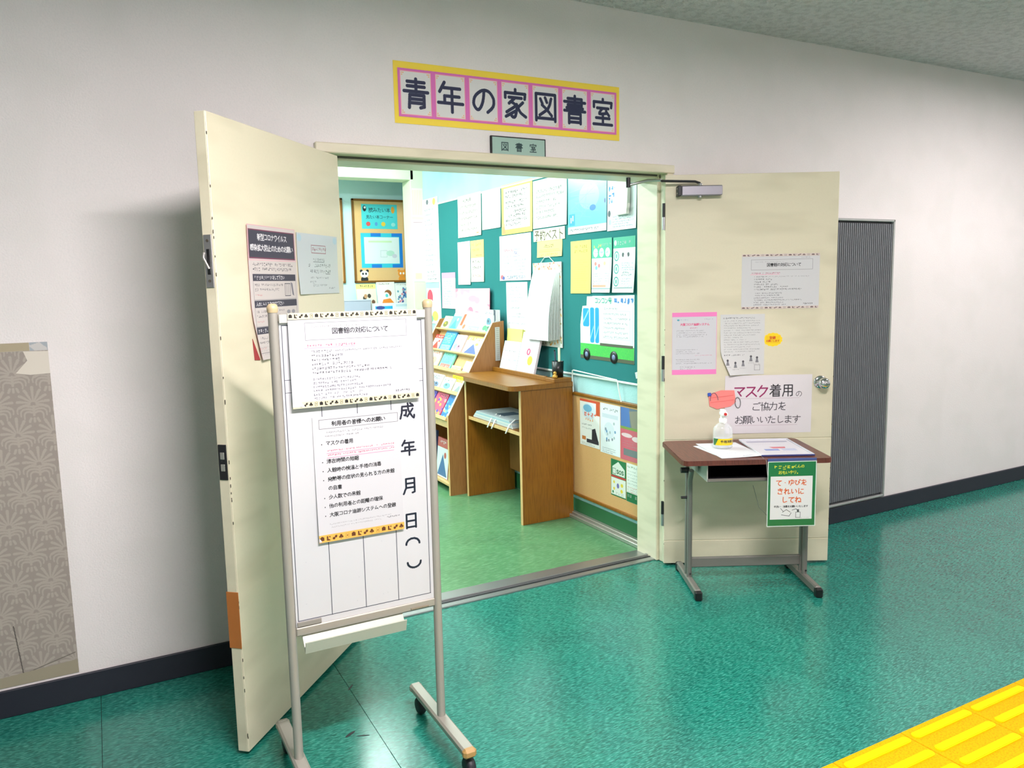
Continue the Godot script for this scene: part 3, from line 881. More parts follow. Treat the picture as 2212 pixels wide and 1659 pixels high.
func corridor_things() -> void:
	# ventilation grille in the wall
	var v := thing("vent_grille", "tall grey ventilation grille with upright slats set in the wall", "vent", Transform3D(Basis(), Vector3(3.55, 0.115, 0)))
	part("backing", v, M.vent_dark, Vector3(0, 0.85, 0.0015), Vector3(0.6, 1.69, 0.003), 0.0005)
	var n := 34
	for i in n: part("slat", v, M.vent, Vector3(-0.285 + 0.57 * i / (n - 1), 0.85, 0.009), Vector3(0.008, 1.66, 0.012), 0.002)
	for y in [0.32, 0.75, 1.2]: part("cross_bar", v, M.vent_dark, Vector3(0, y, 0.005), Vector3(0.58, 0.006, 0.004), 0.001)
	for s in [-1, 1]: part("frame_side", v, M.vent_frame, Vector3(s * 0.298, 0.85, 0.01), Vector3(0.014, 1.71, 0.022), 0.003)
	part("frame_top", v, M.vent_frame, Vector3(0, 1.698, 0.01), Vector3(0.61, 0.014, 0.022), 0.003)
	part("frame_bottom", v, M.vent_frame, Vector3(0, 0.0, 0.01), Vector3(0.61, 0.014, 0.022), 0.003)
	# tactile paving: tiles with raised bars
	var tp := thing("tactile_paving", "yellow tactile guide strip of bar tiles along the corridor floor", "tactile paving", Transform3D(Basis(), Vector3(1.77, 0, 1.785)), "", "structure")
	var st := begin()
	box(st, Vector3(0, 0.002, 0), Vector3(0.317, 0.005, 0.317), 0.0015)
	st.generate_normals()
	var tile := st.commit()
	st = begin()
	prism(st, rounded(-0.148, -0.0155, 0.148, 0.0155, [0.014, 0.014, 0.014, 0.014], 4), 0.004, 0.0085, Transform3D(Basis(Vector3.RIGHT, -PI / 2), Vector3.ZERO))
	prism(st, rounded(-0.144, -0.0115, 0.144, 0.0115, [0.0105, 0.0105, 0.0105, 0.0105], 4), 0.008, 0.0098, Transform3D(Basis(Vector3.RIGHT, -PI / 2), Vector3.ZERO))
	st.generate_normals()
	var bar := st.commit()
	for i in range(-6, 15):
		var t := inst("tile", tile, M.yellow, tp)
		t.position = Vector3(i * 0.32 + 0.16, 0, 0)
		for k in 4:
			var b := inst("bar", bar, M.yellow_bar, t)
			b.position = Vector3(0, 0, -0.12 + 0.08 * k)
	# wallpaper patch at the left
	sheet(0.62, 1.2, 900, c8(158, 149, 140))
	var hi := c8(176, 167, 156)
	for j in range(-1, 13):
		for i in range(-1, 7):
			damask(0.108 * i + (0.054 if j % 2 else 0.0) + 0.02, 0.105 * j, hi)
	for i in 1400: I.set_pixel(rng.randi() % W, rng.randi() % H, c8(138, 130, 122))
	li(70, 82, 72.5, 97, 0.5, c8(90, 84, 78)); li(72.5, 97, 99, 93.5, 0.35, c8(104, 98, 90))
	po([0, 98.5, 100, 95.8, 100, 100, 0, 100], c8(160, 152, 130))
	var w := post("wallpaper_patch", "strip of grey damask wallpaper left bare on the white wall", "wallpaper", Transform3D(), [-1.215, 0.108, -0.597, 1.318], "matte", {"th": 0.0025, "off": 0.0002})
	sheet(0.6, 0.03, 300, c8(176, 164, 136))
	var tape := post("tape", "yellowed tape along the top of the wallpaper patch", "", Transform3D(), [-0.309, 0.578, 0.255, 0.607], "matte", {"parent": w, "off": 0.0026})
	sheet(0.06, 0.03, 400, c8(168, 176, 182)); po([0, 40, 60, 0, 100, 70, 100, 100, 30, 100], c8(206, 204, 200))
	post("tape", "torn bluish tape end", "", Transform3D(), [0.255, 0.578, 0.309, 0.607], "matte", {"parent": w, "off": 0.0026})
	sheet(0.1, 0.1, 500, c8(206, 199, 186))
	st = begin()
	prism(st, PackedVector2Array([Vector2(0.309, 0.575), Vector2(0.235, 0.577), Vector2(0.245, 0.545), Vector2(0.208, 0.503), Vector2(0.25, 0.495), Vector2(0.309, 0.497)]), 0.0026, 0.0034)
	obj("torn_paper", st, mat(c8(208, 201, 188), 0.8), w)

func damask(x: float, y: float, c: Color) -> void:   # one printed leaf motif, centre in metres from the upper left corner
	var o := Vector2(x, y) * 900.0
	for k in 9:                           # a fan of rounded lobes
		var ang := -PI / 2 + (k - 4) * 0.4
		var len: float = [24.0, 32.0, 36.0, 40.0, 44.0, 40.0, 36.0, 32.0, 24.0][k]
		var d := Vector2(cos(ang), sin(ang))
		var prev := o + d * 9.0
		for q in 5:
			var u := (q + 1) / 5.0
			var p := o + d * (9.0 + len * u) + Vector2((k - 4) * 1.2 * u * u, absi(k - 4) * 2.2 * u * u)
			stroke(prev, p, 1.8 + 2.4 * u, c)
			prev = p
	for s in [-1, 1]:
		for k in 3:                       # leaves curling below the fan
			var last := o + Vector2(s * 4.0, 8.0 + k * 9.0)
			for q in 6:
				var u := (q + 1) / 6.0
				var p := o + Vector2(s * (4.0 + (40.0 - k * 9.0) * sin(u * 1.8)), 8.0 + k * 9.0 + 20.0 * u * u - 6.0 * sin(u * 3.0))
				stroke(last, p, 3.6 - 1.6 * u, c)
				last = p
	stroke(o + Vector2(0, 6), o + Vector2(0, 34), 3.4, c)
	for k in 3: stroke(o + Vector2((k - 1) * 9.0, 44), o + Vector2((k - 1) * 13.0, 54), 3.4, c)

func wall_signs() -> void:
	# long paper sign over the door: a yellow band with seven framed characters
	var x0 := 0.7046; var x1 := 1.8316; var y0 := 2.1511; var y1 := 2.3977
	var w := x1 - x0; var h := y1 - y0
	sheet(w, h, 700, c8(255, 224, 70))
	var s := post("paper_sign", "long yellow and pink paper sign with seven large characters above the door", "sign", Transform3D(), [x0, y0, x1, y1], "matte", {"th": 0.0012, "bow": 0.001})
	var str := "青年の家図書室"
	var n := str.length()
	for i in n:
		var cw := (w - 0.036) / n
		sheet(cw, h - 0.054, 1300, c8(224, 112, 190))
		rc(6, 4.5, 88, 91, c8(248, 160, 176)); rc(8, 6, 84, 88, c8(226, 226, 224))
		for k in 4:
			for q in 3: el([12.0, 88.0][k % 2] + [4.0, -4.0][k % 2] * (q % 2), [9.0, 91.0][k / 2] + [4.0, -4.0][k / 2] * (q / 2), 1.8, 1.3, c8(246, 176, 110))
		var px := W * 0.8
		glyph(str[i], W * 0.1, H * 0.17, px, H * 0.66, c8(30, 38, 72), W * 0.044)
		var cx := -w / 2 + 0.018 + cw * (i + 0.5)
		post("character_sheet", "", "", Transform3D(), [cx - cw / 2, -h / 2 + 0.027, cx + cw / 2, h / 2 - 0.027], "matte", {"parent": s, "off": 0.0024, "th": 0.0006})
	# small door plate
	var p := thing("name_plate", "small pale green name plate in a dark frame below the paper sign", "plate", Transform3D(Basis(), Vector3(1.2775, 2.0855, 0)))
	part("backing", p, M.dark, Vector3(0, 0, 0.006), Vector3(0.279, 0.088, 0.012), 0.002)
	sheet(0.265, 0.077, 2200, c8(166, 196, 184))
	for i in 3: tx("図書室"[i], [16.0, 43.0, 70.0][i], 24, 14.5, c8(40, 62, 66), 0.05)
	post("plate", "", "", Transform3D(), [-0.1325, -0.0385, 0.1325, 0.0385], "gloss", {"parent": p, "off": 0.0122})

# patterned sticky tape
func washi(w: float, hgt: float, bg: Color, ink: Color, n: int) -> void:
	sheet(w, hgt, 2200, bg)
	for i in n:
		var x := 100.0 * (i + 0.5) / n
		var k := 100.0 / n
		match i % 5:
			0: rc(x - k * 0.32, 30, k * 0.64, 45, ink); el(x, 30, k * 0.2, 12, ink)
			1: rc(x - k * 0.3, 22, k * 0.25, 58, ink); po([x, 30, x + k * 0.3, 20, x + k * 0.3, 45], ink); po([x, 55, x + k * 0.35, 82, x - k * 0.1, 82], ink)
			2: el(x - k * 0.15, 62, k * 0.22, 18, ink); el(x + k * 0.18, 38, k * 0.2, 18, ink); li(x - k * 0.3, 70, x + k * 0.35, 24, 0.5, ink)
			3: el(x, 38, k * 0.2, 18, ink); el(x - k * 0.2, 58, k * 0.16, 14, ink); el(x + k * 0.2, 58, k * 0.16, 14, ink); rc(x - k * 0.05, 50, k * 0.1, 34, ink)
			4: fr(x - k * 0.26, 22, k * 0.52, 60, 0.25, ink); rc(x - k * 0.12, 46, k * 0.24, 10, ink)

func reply_notice(w: float, h: float, ppm: float, paper: Color) -> void:   # 図書館の対応について
	sheet(w, h, ppm, paper)
	var ink := c8(20, 20, 24); var pink := c8(226, 60, 110)
	ps(76, 6.5, 12, 1.2, c8(120, 120, 120))
	fr(12, 10, 79, 19, 0.25, c8(110, 110, 114))
	ps(17, 13.5, 36, 1.5, c8(150, 150, 150))
	tx("図書館の対応について", 32, 16.5, 4.5, ink, 0.052, 0.98)
	ps(13, 33.5, 35, 1.9, c8(180, 40, 90)); rc(11, 37, 38, 0.9, c8(250, 176, 200))
	var y := 40.0
	for l in [14, 20, 17, 28, 40, 58]:
		ps(16, y, 1.6, 1.5, ink); ps(19, y, l, 2.0, ink)
		if y < 41: ps(34, y + 0.3, 52, 1.4, c8(110, 110, 115))
		y += 4.6
	y += 2.5
	for l in [34, 30, 36, 60, 36, 38, 55]:
		ps(16, y, l + 2, 1.7, c8(90, 90, 98))
		y += 4.2
	rc(15, y - 1.2, 57, 0.9, c8(250, 150, 184))
	ps(80, 90, 11, 1.7, ink)

func notice_stand() -> void:
	var cx := 0.2185; var z := 0.922
	var t := thing("notice_stand", "white notice board stand with silver posts on black casters", "notice stand", Transform3D(Basis(), Vector3(cx, 0, z)))
	var hw := 0.2295
	for s in [-1, 1]:
		var post_ := rod("post", t, M.silver_paint, [Vector3(s * hw, 0.085, 0), Vector3(s * hw, 1.43, 0)], 0.0135, 16)
		var st := begin()
		lathe(st, [[0.0145, 1.42], [0.0155, 1.428], [0.0155, 1.436], [0.01, 1.444], [0.001, 1.445]], Transform3D(Basis(), Vector3(s * hw, 0, 0)), 16)
		obj("cap", st, mat(c8(190, 170, 132), 0.4), post_)
		var foot := begin()
		box(foot, Vector3(s * hw, 0.086, -0.008), Vector3(0.04, 0.026, 0.444), 0.006)
		var fo := obj("foot", foot, M.silver_paint, t)
		for q in [-1, 1]:
			part("end_cap", fo, mat(c8(176, 138, 82), 0.45) if q > 0 else M.silver_paint, Vector3(s * hw, 0.085, q * 0.222 - 0.008), Vector3(0.043, 0.03, 0.026), 0.008)
			var cs := begin()
			lathe(cs, [[0.001, -0.014], [0.023, -0.014], [0.029, -0.008], [0.03, 0.0], [0.029, 0.008], [0.023, 0.014], [0.001, 0.014]], Transform3D(Basis(Vector3(0, 0, 1), PI / 2), Vector3(s * hw + 0.006, 0.0305, q * 0.2 - 0.004)), 20)
			var wheel := obj("caster", cs, M.rubber, t)
			rod("stem", wheel, M.dark, [Vector3(s * hw, 0.05, q * 0.19 - 0.004), Vector3(s * hw, 0.078, q * 0.19 - 0.004)], 0.009, 8)
	part("top_rail", t, M.silver_paint, Vector3(0, 1.404, 0), Vector3(0.435, 0.022, 0.02), 0.003)
	part("bottom_rail", t, M.silver_paint, Vector3(0, 0.49, 0), Vector3(0.435, 0.026, 0.022), 0.003)
	for s in [-1, 1]: part("corner_clip", t, M.light_paint, Vector3(s * 0.196, 1.402, 0.011), Vector3(0.04, 0.024, 0.006), 0.001)
	part("corner_clip", t, mat(c8(140, 136, 128), 0.6), Vector3(-0.178, 0.512, 0.0085), Vector3(0.07, 0.014, 0.006), 0.001)
	part("corner_clip", t, mat(c8(130, 120, 100), 0.6), Vector3(0.165, 0.484, 0.012), Vector3(0.06, 0.006, 0.006), 0.001)
	var tr := begin()   # pen tray, tilted below the board
	prism(tr, PackedVector2Array([Vector2(-0.005, 0.478), Vector2(0.0, 0.478), Vector2(0.03, 0.44), Vector2(0.04, 0.468), Vector2(0.044, 0.467), Vector2(0.032, 0.43), Vector2(-0.005, 0.472)]), -0.11, 0.2, Transform3D(Basis(Vector3(0, 0, 1), Vector3(0, 1, 0), Vector3(-1, 0, 0)), Vector3.ZERO))
	var tray := obj("pen_tray", tr, mat(c8(182, 186, 170), 0.4), t)
	# the writing surface with its printed ruling and date column
	var bw := 0.432; var b0 := 0.5; var b1 := 1.396
	part("board", t, M.white, Vector3(0, (b0 + b1) / 2, -0.002), Vector3(bw, b1 - b0, 0.012), 0.002)
	sheet(bw, b1 - b0, 1500, c8(218, 218, 221))
	var lc := c8(52, 56, 72)
	fr(1.4, 1.4, 96.4, 96.4, 0.5, lc)
	for x in [24.8, 49.0, 73.0]: li(x, 1.5, x, 97.7, 0.45, lc)
	rc(1.5, 18.5, 6.5, 0.18, lc); rc(1.5, 22.5, 6.5, 0.18, lc); rc(90, 18.0, 7.5, 0.18, lc); rc(90, 22, 7.5, 0.18, lc)
	var ink := c8(20, 22, 44)
	tv("平成年月日", 79.0, [21.0, 29.2, 41.8, 55.2, 67.6], 11.5, ink, 0.06)
	for i in 12:
		var a0 := PI + PI * i / 12.0; var a1 := PI + PI * (i + 1) / 12.0
		stroke(Vector2(W * 0.853 + cos(a0) * W * 0.05, H * 0.787 + sin(a0) * H * 0.02), Vector2(W * 0.853 + cos(a1) * W * 0.05, H * 0.787 + sin(a1) * H * 0.02), W * 0.0075, ink)
		stroke(Vector2(W * 0.858 + cos(a0) * W * 0.05, H * 0.852 - sin(a0) * H * 0.02), Vector2(W * 0.858 + cos(a1) * W * 0.05, H * 0.852 - sin(a1) * H * 0.02), W * 0.0075, ink)
	for i in 9: el(rng.randf_range(5, 70), rng.randf_range(75, 97), 0.4, 0.2, c8(206, 206, 212))
	post("board_face", "", "", Transform3D(), [-bw / 2, b0, bw / 2, b1], "gloss", {"parent": t, "off": 0.0045})
	# notices taped to the board
	reply_notice(0.381, 0.262, 2100, c8(206, 206, 213))
	var n1 := post("notice", "landscape notice with patterned tape at the top of the white stand", "notice", Transform3D(Basis(), Vector3(0, 0, z)), [0.025, 1.153, 0.406, 1.415], "matte", {"off": 0.0155, "bow": 0.004, "lift": [0.006, 0.004, 0.0, 0.0]})
	washi(0.381, 0.018, c8(246, 232, 186), c8(30, 26, 24), 26)
	post("tape_strip", "cream tape printed with black motifs", "", Transform3D(), [-0.19, 0.115, 0.19, 0.133], "matte", {"parent": n1, "off": 0.0022})
	washi(0.381, 0.018, c8(246, 232, 186), c8(30, 26, 24), 26)
	post("tape_strip", "cream tape printed with black motifs", "", Transform3D(), [-0.19, -0.135, 0.19, -0.117], "matte", {"parent": n1, "off": 0.005})
	sheet(0.262, 0.368, 2300, c8(212, 212, 216))
	var k := c8(18, 18, 22)
	fr(7, 2.4, 91, 7.4, 0.3, k)
	tx("利用者の皆様へのお願い", 21, 4.2, 5.5, k, 0.06, 1.03)
	ps(13, 12.2, 66, 2.0, c8(120, 120, 126)); ps(13, 15.2, 38, 2.0, c8(120, 120, 126))
	var y := 19.6
	for l in ["マスクの着用", "", "", "滞在時間の短縮", "入館時の検温と手指の消毒", "発熱等の症状の見られる方の来館", "  の自粛", "少人数での来館", "他の利用者との距離の確保", "大阪コロナ追跡システムへの登録"]:
		if l == "":
			ps(15, y, 76, 1.9, c8(200, 40, 90)); rc(14, y + 2.6, 78, 0.5, c8(250, 150, 180))
			y += 3.6
		else:
			if not l.begins_with(" "): el(9, y + 2.4, 0.6, 0.45, k)
			tx(l.strip_edges(), 13.5 if not l.begins_with(" ") else 13.5, y, 5.1, k, 0.055, 1.02)
			y += 7.2
	ps(13, 86.2, 72, 1.7, c8(120, 120, 126)); ps(13, 88.7, 60, 1.7, c8(120, 120, 126)); ps(80, 88, 16, 1.9, k)
	var n2 := post("notice", "portrait notice with a bulleted list and orange tape, lower on the white stand", "notice", Transform3D(Basis(), Vector3(0, 0, z)), [0.08, 0.749, 0.342, 1.117], "matte", {"off": 0.0068, "bow": 0.002, "lift": [0.008, 0.003, 0.0, 0.0]})
	washi(0.262, 0.022, c8(246, 184, 84), c8(96, 52, 20), 14)
	post("tape_strip", "orange tape printed with brown motifs", "", Transform3D(), [-0.131, -0.186, 0.131, -0.164], "matte", {"parent": n2, "off": 0.0075})

func school_desk() -> void:
	var t := thing("school_desk", "old school desk with brown top and grey steel legs before the right door", "desk", F_DESK)
	var x0 := -0.372; var x1 := 0.312; var z0 := -0.225; var z1 := 0.238; var ht := 0.676
	var flat := Basis(Vector3.RIGHT, -PI / 2)
	var st := begin()
	prism(st, rounded(x0, -z1, x1, -z0, [0.03, 0.03, 0.03, 0.03], 5), ht - 0.022, ht - 0.003, Transform3D(flat, Vector3.ZERO))
	prism(st, rounded(x0 + 0.003, -z1 + 0.003, x1 - 0.003, -z0 - 0.003, [0.028, 0.028, 0.028, 0.028], 5), ht - 0.004, ht, Transform3D(flat, Vector3.ZERO))
	obj("desk_top", st, M.wood_dark, t)
	# book box below the top, open to the front
	var bx := part("book_box", t, M.light_paint, Vector3(0, ht - 0.106, 0), Vector3(0.5, 0.004, 0.4), 0.001)
	for s in [-1, 1]: part("side_wall", bx, M.light_paint, Vector3(s * 0.25, ht - 0.065, 0), Vector3(0.005, 0.085, 0.4), 0.001)
	part("back_wall", bx, M.dark, Vector3(0, ht - 0.065, -0.198), Vector3(0.5, 0.085, 0.004), 0.001)
	part("lining", bx, M.dark, Vector3(0, ht - 0.1025, 0), Vector3(0.49, 0.002, 0.395), 0.0005)
	part("front_lip", bx, M.desk_paint, Vector3(0, ht - 0.1, 0.2), Vector3(0.5, 0.016, 0.008), 0.003)
	for s in [-1, 1]:
		var x: float = s * 0.283
		for q in [-1, 1]:
			rod("leg", t, M.desk_paint, [Vector3(x, 0.04, q * 0.022 - 0.01), Vector3(x, 0.53, q * 0.022 - 0.01), Vector3(x, 0.585, q * 0.05 - 0.01)], 0.0125, 12)
		part("bracket", t, M.light_paint, Vector3(x - s * 0.012, ht - 0.055, 0), Vector3(0.016, 0.06, 0.17), 0.003)
		var ft := part("foot", t, M.desk_paint, Vector3(x, 0.03, -0.005), Vector3(0.03, 0.04, 0.38), 0.006)
		for q in [-1, 1]: part("foot_cap", ft, M.black, Vector3(x, 0.022, q * 0.19 - 0.005), Vector3(0.034, 0.046, 0.036), 0.006)
		for q in [-1, 1]: rod("rivet", ft, M.dark, [Vector3(x, 0.07, q * 0.02 + 0.01), Vector3(x, 0.07, q * 0.02 + 0.014)], 0.004, 8)
	part("cross_bar", t, M.desk_paint, Vector3(0, 0.105, -0.03), Vector3(0.55, 0.05, 0.02), 0.004)
	rod("knob", t, M.dark, [Vector3(-0.285, 0.578, 0.0), Vector3(-0.325, 0.578, 0.0)], 0.014, 12)
	rod("knob", t, M.dark, [Vector3(-0.285, 0.44, -0.01), Vector3(-0.32, 0.44, -0.01)], 0.007, 8)
	# white sheets of paper under the bottle
	var top := F_DESK * Transform3D(flat, Vector3(0, ht, 0))   # frame on the top: x right, y to the back, z up
	sheet(0.2, 0.29, 900, c8(226, 226, 230))
	ps(30, 70, 30, 5, c8(190, 190, 210)); ps(55, 90, 25, 4, c8(90, 96, 140)); rc(55, 93, 20, 0.6, c8(120, 120, 130))
	post("paper", "white sheet of paper under the sanitizer bottle on school desk", "paper", top, [-0.205, -0.19, 0.0, 0.13], "matte", {"turn": 0.12, "th": 0.0015, "lift": [0.0, 0.004, 0.003, 0.0]})
	sheet(0.18, 0.26, 400, c8(236, 238, 240))
	post("paper", "second white sheet turned askew beneath the first on school desk", "paper", top, [-0.215, -0.17, -0.02, 0.11], "matte", {"turn": 0.24, "th": 0.0006, "off": 0.0001})
	bottle(F_DESK * Transform3D(Basis(), Vector3(-0.118, ht + 0.003, -0.02)))
	# clear case with a form in it
	var cs := thing("document_tray", "clear document case with a printed form, right half of school desk", "document case", F_DESK * Transform3D(Basis(UP, -0.02), Vector3(0.128, ht, 0.005)))
	part("base", cs, mat(c8(196, 196, 204), 0.25), Vector3(0, 0.002, 0), Vector3(0.245, 0.004, 0.36), 0.0015)
	sheet(0.225, 0.33, 1200, c8(226, 224, 230))
	rc(6, 8, 88, 8, c8(160, 160, 186)); ps(10, 22, 75, 3.2, c8(140, 140, 160)); ps(10, 30, 60, 3.2, c8(150, 150, 165))
	po([38, 48, 72, 48, 68, 58, 42, 58], c8(222, 90, 100)); rc(20, 62, 30, 10, c8(110, 140, 214)); rc(56, 60, 30, 14, c8(190, 198, 226)); ps(12, 80, 70, 3, c8(170, 150, 160))
	post("form", "", "", Transform3D(flat, Vector3.ZERO), [-0.113, -0.168, 0.113, 0.168], "gloss", {"parent": cs, "off": 0.0042})
	for s in [-1, 1]: part("rim", cs, mat(c8(214, 214, 222), 0.2), Vector3(s * 0.12, 0.006, 0), Vector3(0.005, 0.008, 0.36), 0.002)
	part("rim", cs, mat(c8(60, 66, 120), 0.3), Vector3(0, 0.005, 0.18), Vector3(0.245, 0.008, 0.005), 0.002)
	part("rim", cs, mat(c8(214, 214, 222), 0.2), Vector3(0, 0.006, -0.18), Vector3(0.245, 0.008, 0.005), 0.002)
	# green hand-washing sign hung from the front edge
	sheet(0.215, 0.3, 2200, c8(20, 122, 66))
	var pale := c8(226, 240, 232)
	fr(0, 0, 100, 100, 1.6, pale)
	rc(6.5, 23, 86, 66, c8(244, 244, 244))
	ink_weight = 0.2
	ps(13, 6, 36, 8.6, c8(226, 220, 60), 1.0); ink_weight = 0.14; tx("くんの", 53, 5.4, 7.2, c8(222, 216, 60), 0.07, 1.03)
	tx("おもいやり。", 22, 14.2, 7.6, c8(222, 216, 60), 0.075, 0.98)
	var org := c8(232, 104, 52)
	tx("て・ゆびを", 17, 28, 13, org, 0.062, 0.98); tx("きれいに", 20, 41, 13.5, org, 0.062, 1.04); tx("してね", 29, 54, 13.5, org, 0.062, 1.04)
	tx("手洗い・消毒をお願いいたします", 14, 67.5, 4.7, c8(44, 44, 48), 0.055, 1.0)
	var dk := c8(70, 70, 74)
	for q in [[32, 78, 40, 74], [40, 74, 48, 78], [30, 82, 46, 84], [46, 84, 50, 79], [34, 77, 28, 72], [52, 75, 60, 73], [60, 73, 64, 77]]: li(q[0], q[1], q[2], q[3], 1.0, dk)
	fr(59, 78, 10, 9, 0.9, dk); rc(62, 74, 4, 4, dk)
	ps(68, 86.5, 18, 2, c8(150, 150, 150))
	var sg := post("hanging_sign", "green laminated hand washing sign hanging from the school desk", "sign", F_DESK, [0.01, 0.365, 0.232, 0.668], "gloss", {"off": z1 + 0.006, "th": 0.0012})
	part("blue_tab", sg, mat(c8(66, 84, 140), 0.4), Vector3(0, 0.158, -0.002), Vector3(0.222, 0.012, 0.004), 0.001)
	# loose thread hanging from the desk
	var th := rod("thread", self, mat(c8(150, 150, 146), 0.6), [F_DESK * Vector3(0.0, ht + 0.002, 0.2), F_DESK * Vector3(0.004, ht - 0.004, z1 + 0.004), F_DESK * Vector3(0.006, ht - 0.04, z1 + 0.006), F_DESK * Vector3(0.014, ht - 0.1, z1 + 0.004)], 0.0012, 5)
	tag(th, "thin loose thread hanging over the front edge of school desk", "thread")
	var tv2 := rod("cord", self, mat(c8(120, 122, 116), 0.6), [F_DESK * Vector3(0.02, 0.5, 0.02), F_DESK * Vector3(0.04, 0.4, 0.05), F_DESK * Vector3(0.075, 0.36, 0.1), F_DESK * Vector3(0.13, 0.352, 0.2), F_DESK * Vector3(0.16, 0.36, z1)], 0.0012, 5)
	tag(tv2, "thin slack cord running from under the desk to the green sign", "cord")

func bottle(xf: Transform3D) -> void:
	var b := thing("sanitizer_bottle", "clear hand sanitizer spray bottle with a yellow label on school desk", "bottle", xf)
	var g := mat(Color(0.94, 0.96, 0.97, 0.28), 0.06)
	g.transparency = BaseMaterial3D.TRANSPARENCY_ALPHA
	var st := begin()
	var sq := Transform3D(Basis.from_scale(Vector3(1.0, 1.0, 0.72)), Vector3.ZERO)
	lathe(st, [[0.001, 0.0], [0.044, 0.0], [0.047, 0.006], [0.047, 0.085], [0.044, 0.1], [0.032, 0.115], [0.018, 0.122], [0.016, 0.13]], sq, 28)
	obj("body", st, g, b)
	var lq := mat(Color(0.9, 0.93, 0.95, 0.45), 0.05)
	lq.transparency = BaseMaterial3D.TRANSPARENCY_ALPHA
	st = begin()
	lathe(st, [[0.001, 0.003], [0.042, 0.003], [0.044, 0.008], [0.044, 0.05], [0.001, 0.05]], sq, 24)
	obj("liquid", st, lq, b)
	# label wrapped round the lower half
	sheet(0.11, 0.03, 3000, c8(244, 214, 24))
	po([0, 0, 26, 0, 12, 100, 0, 100], c8(60, 120, 70)); tx("手指消毒用", 34, 22, 11.5, c8(50, 44, 30), 0.075, 1.02)
	var d := file_sheet("gloss")
	var s2 := SurfaceTool.new()
	s2.begin(Mesh.PRIMITIVE_TRIANGLES)
	for i in 16:
		var q := []
		for k in [i, i + 1]:
			var a := lerpf(-1.35, 1.35, k / 16.0)
			var nrm := Vector3(sin(a), 0, cos(a))
			for y in [0.018, 0.05]: q.append([Vector3(sin(a) * 0.0476, y, cos(a) * 0.0476 * 0.72), nrm, d.uv.position + Vector2(d.uv.size.x * k / 16.0, d.uv.size.y * (0.0 if y > 0.03 else 1.0))])
		for k in [0, 3, 2, 0, 1, 3]:
			s2.set_normal(q[k][1]); s2.set_uv(q[k][2]); s2.add_vertex(q[k][0])
	inst("label", s2.commit(), d.m, b)
	st = begin()
	lathe(st, [[0.018, 0.124], [0.019, 0.128], [0.019, 0.142], [0.014, 0.146], [0.012, 0.162]], Transform3D(), 18)
	box(st, Vector3(0, 0.168, 0.008), Vector3(0.03, 0.024, 0.056), 0.007)
	box(st, Vector3(0, 0.182, -0.004), Vector3(0.024, 0.01, 0.034), 0.004)
	var hd := obj("spray_head", st, M.plastic_white, b)
	rod("nozzle", hd, mat(c8(196, 40, 40), 0.4), [Vector3(0, 0.17, 0.034), Vector3(0, 0.17, 0.041)], 0.007, 12)
	st = begin()
	tube(st, [Vector3(0, 0.155, 0.018), Vector3(0.0, 0.135, 0.027), Vector3(0.0, 0.122, 0.024)], 0.004, 8)
	obj("trigger", st, M.plastic_white, hd)

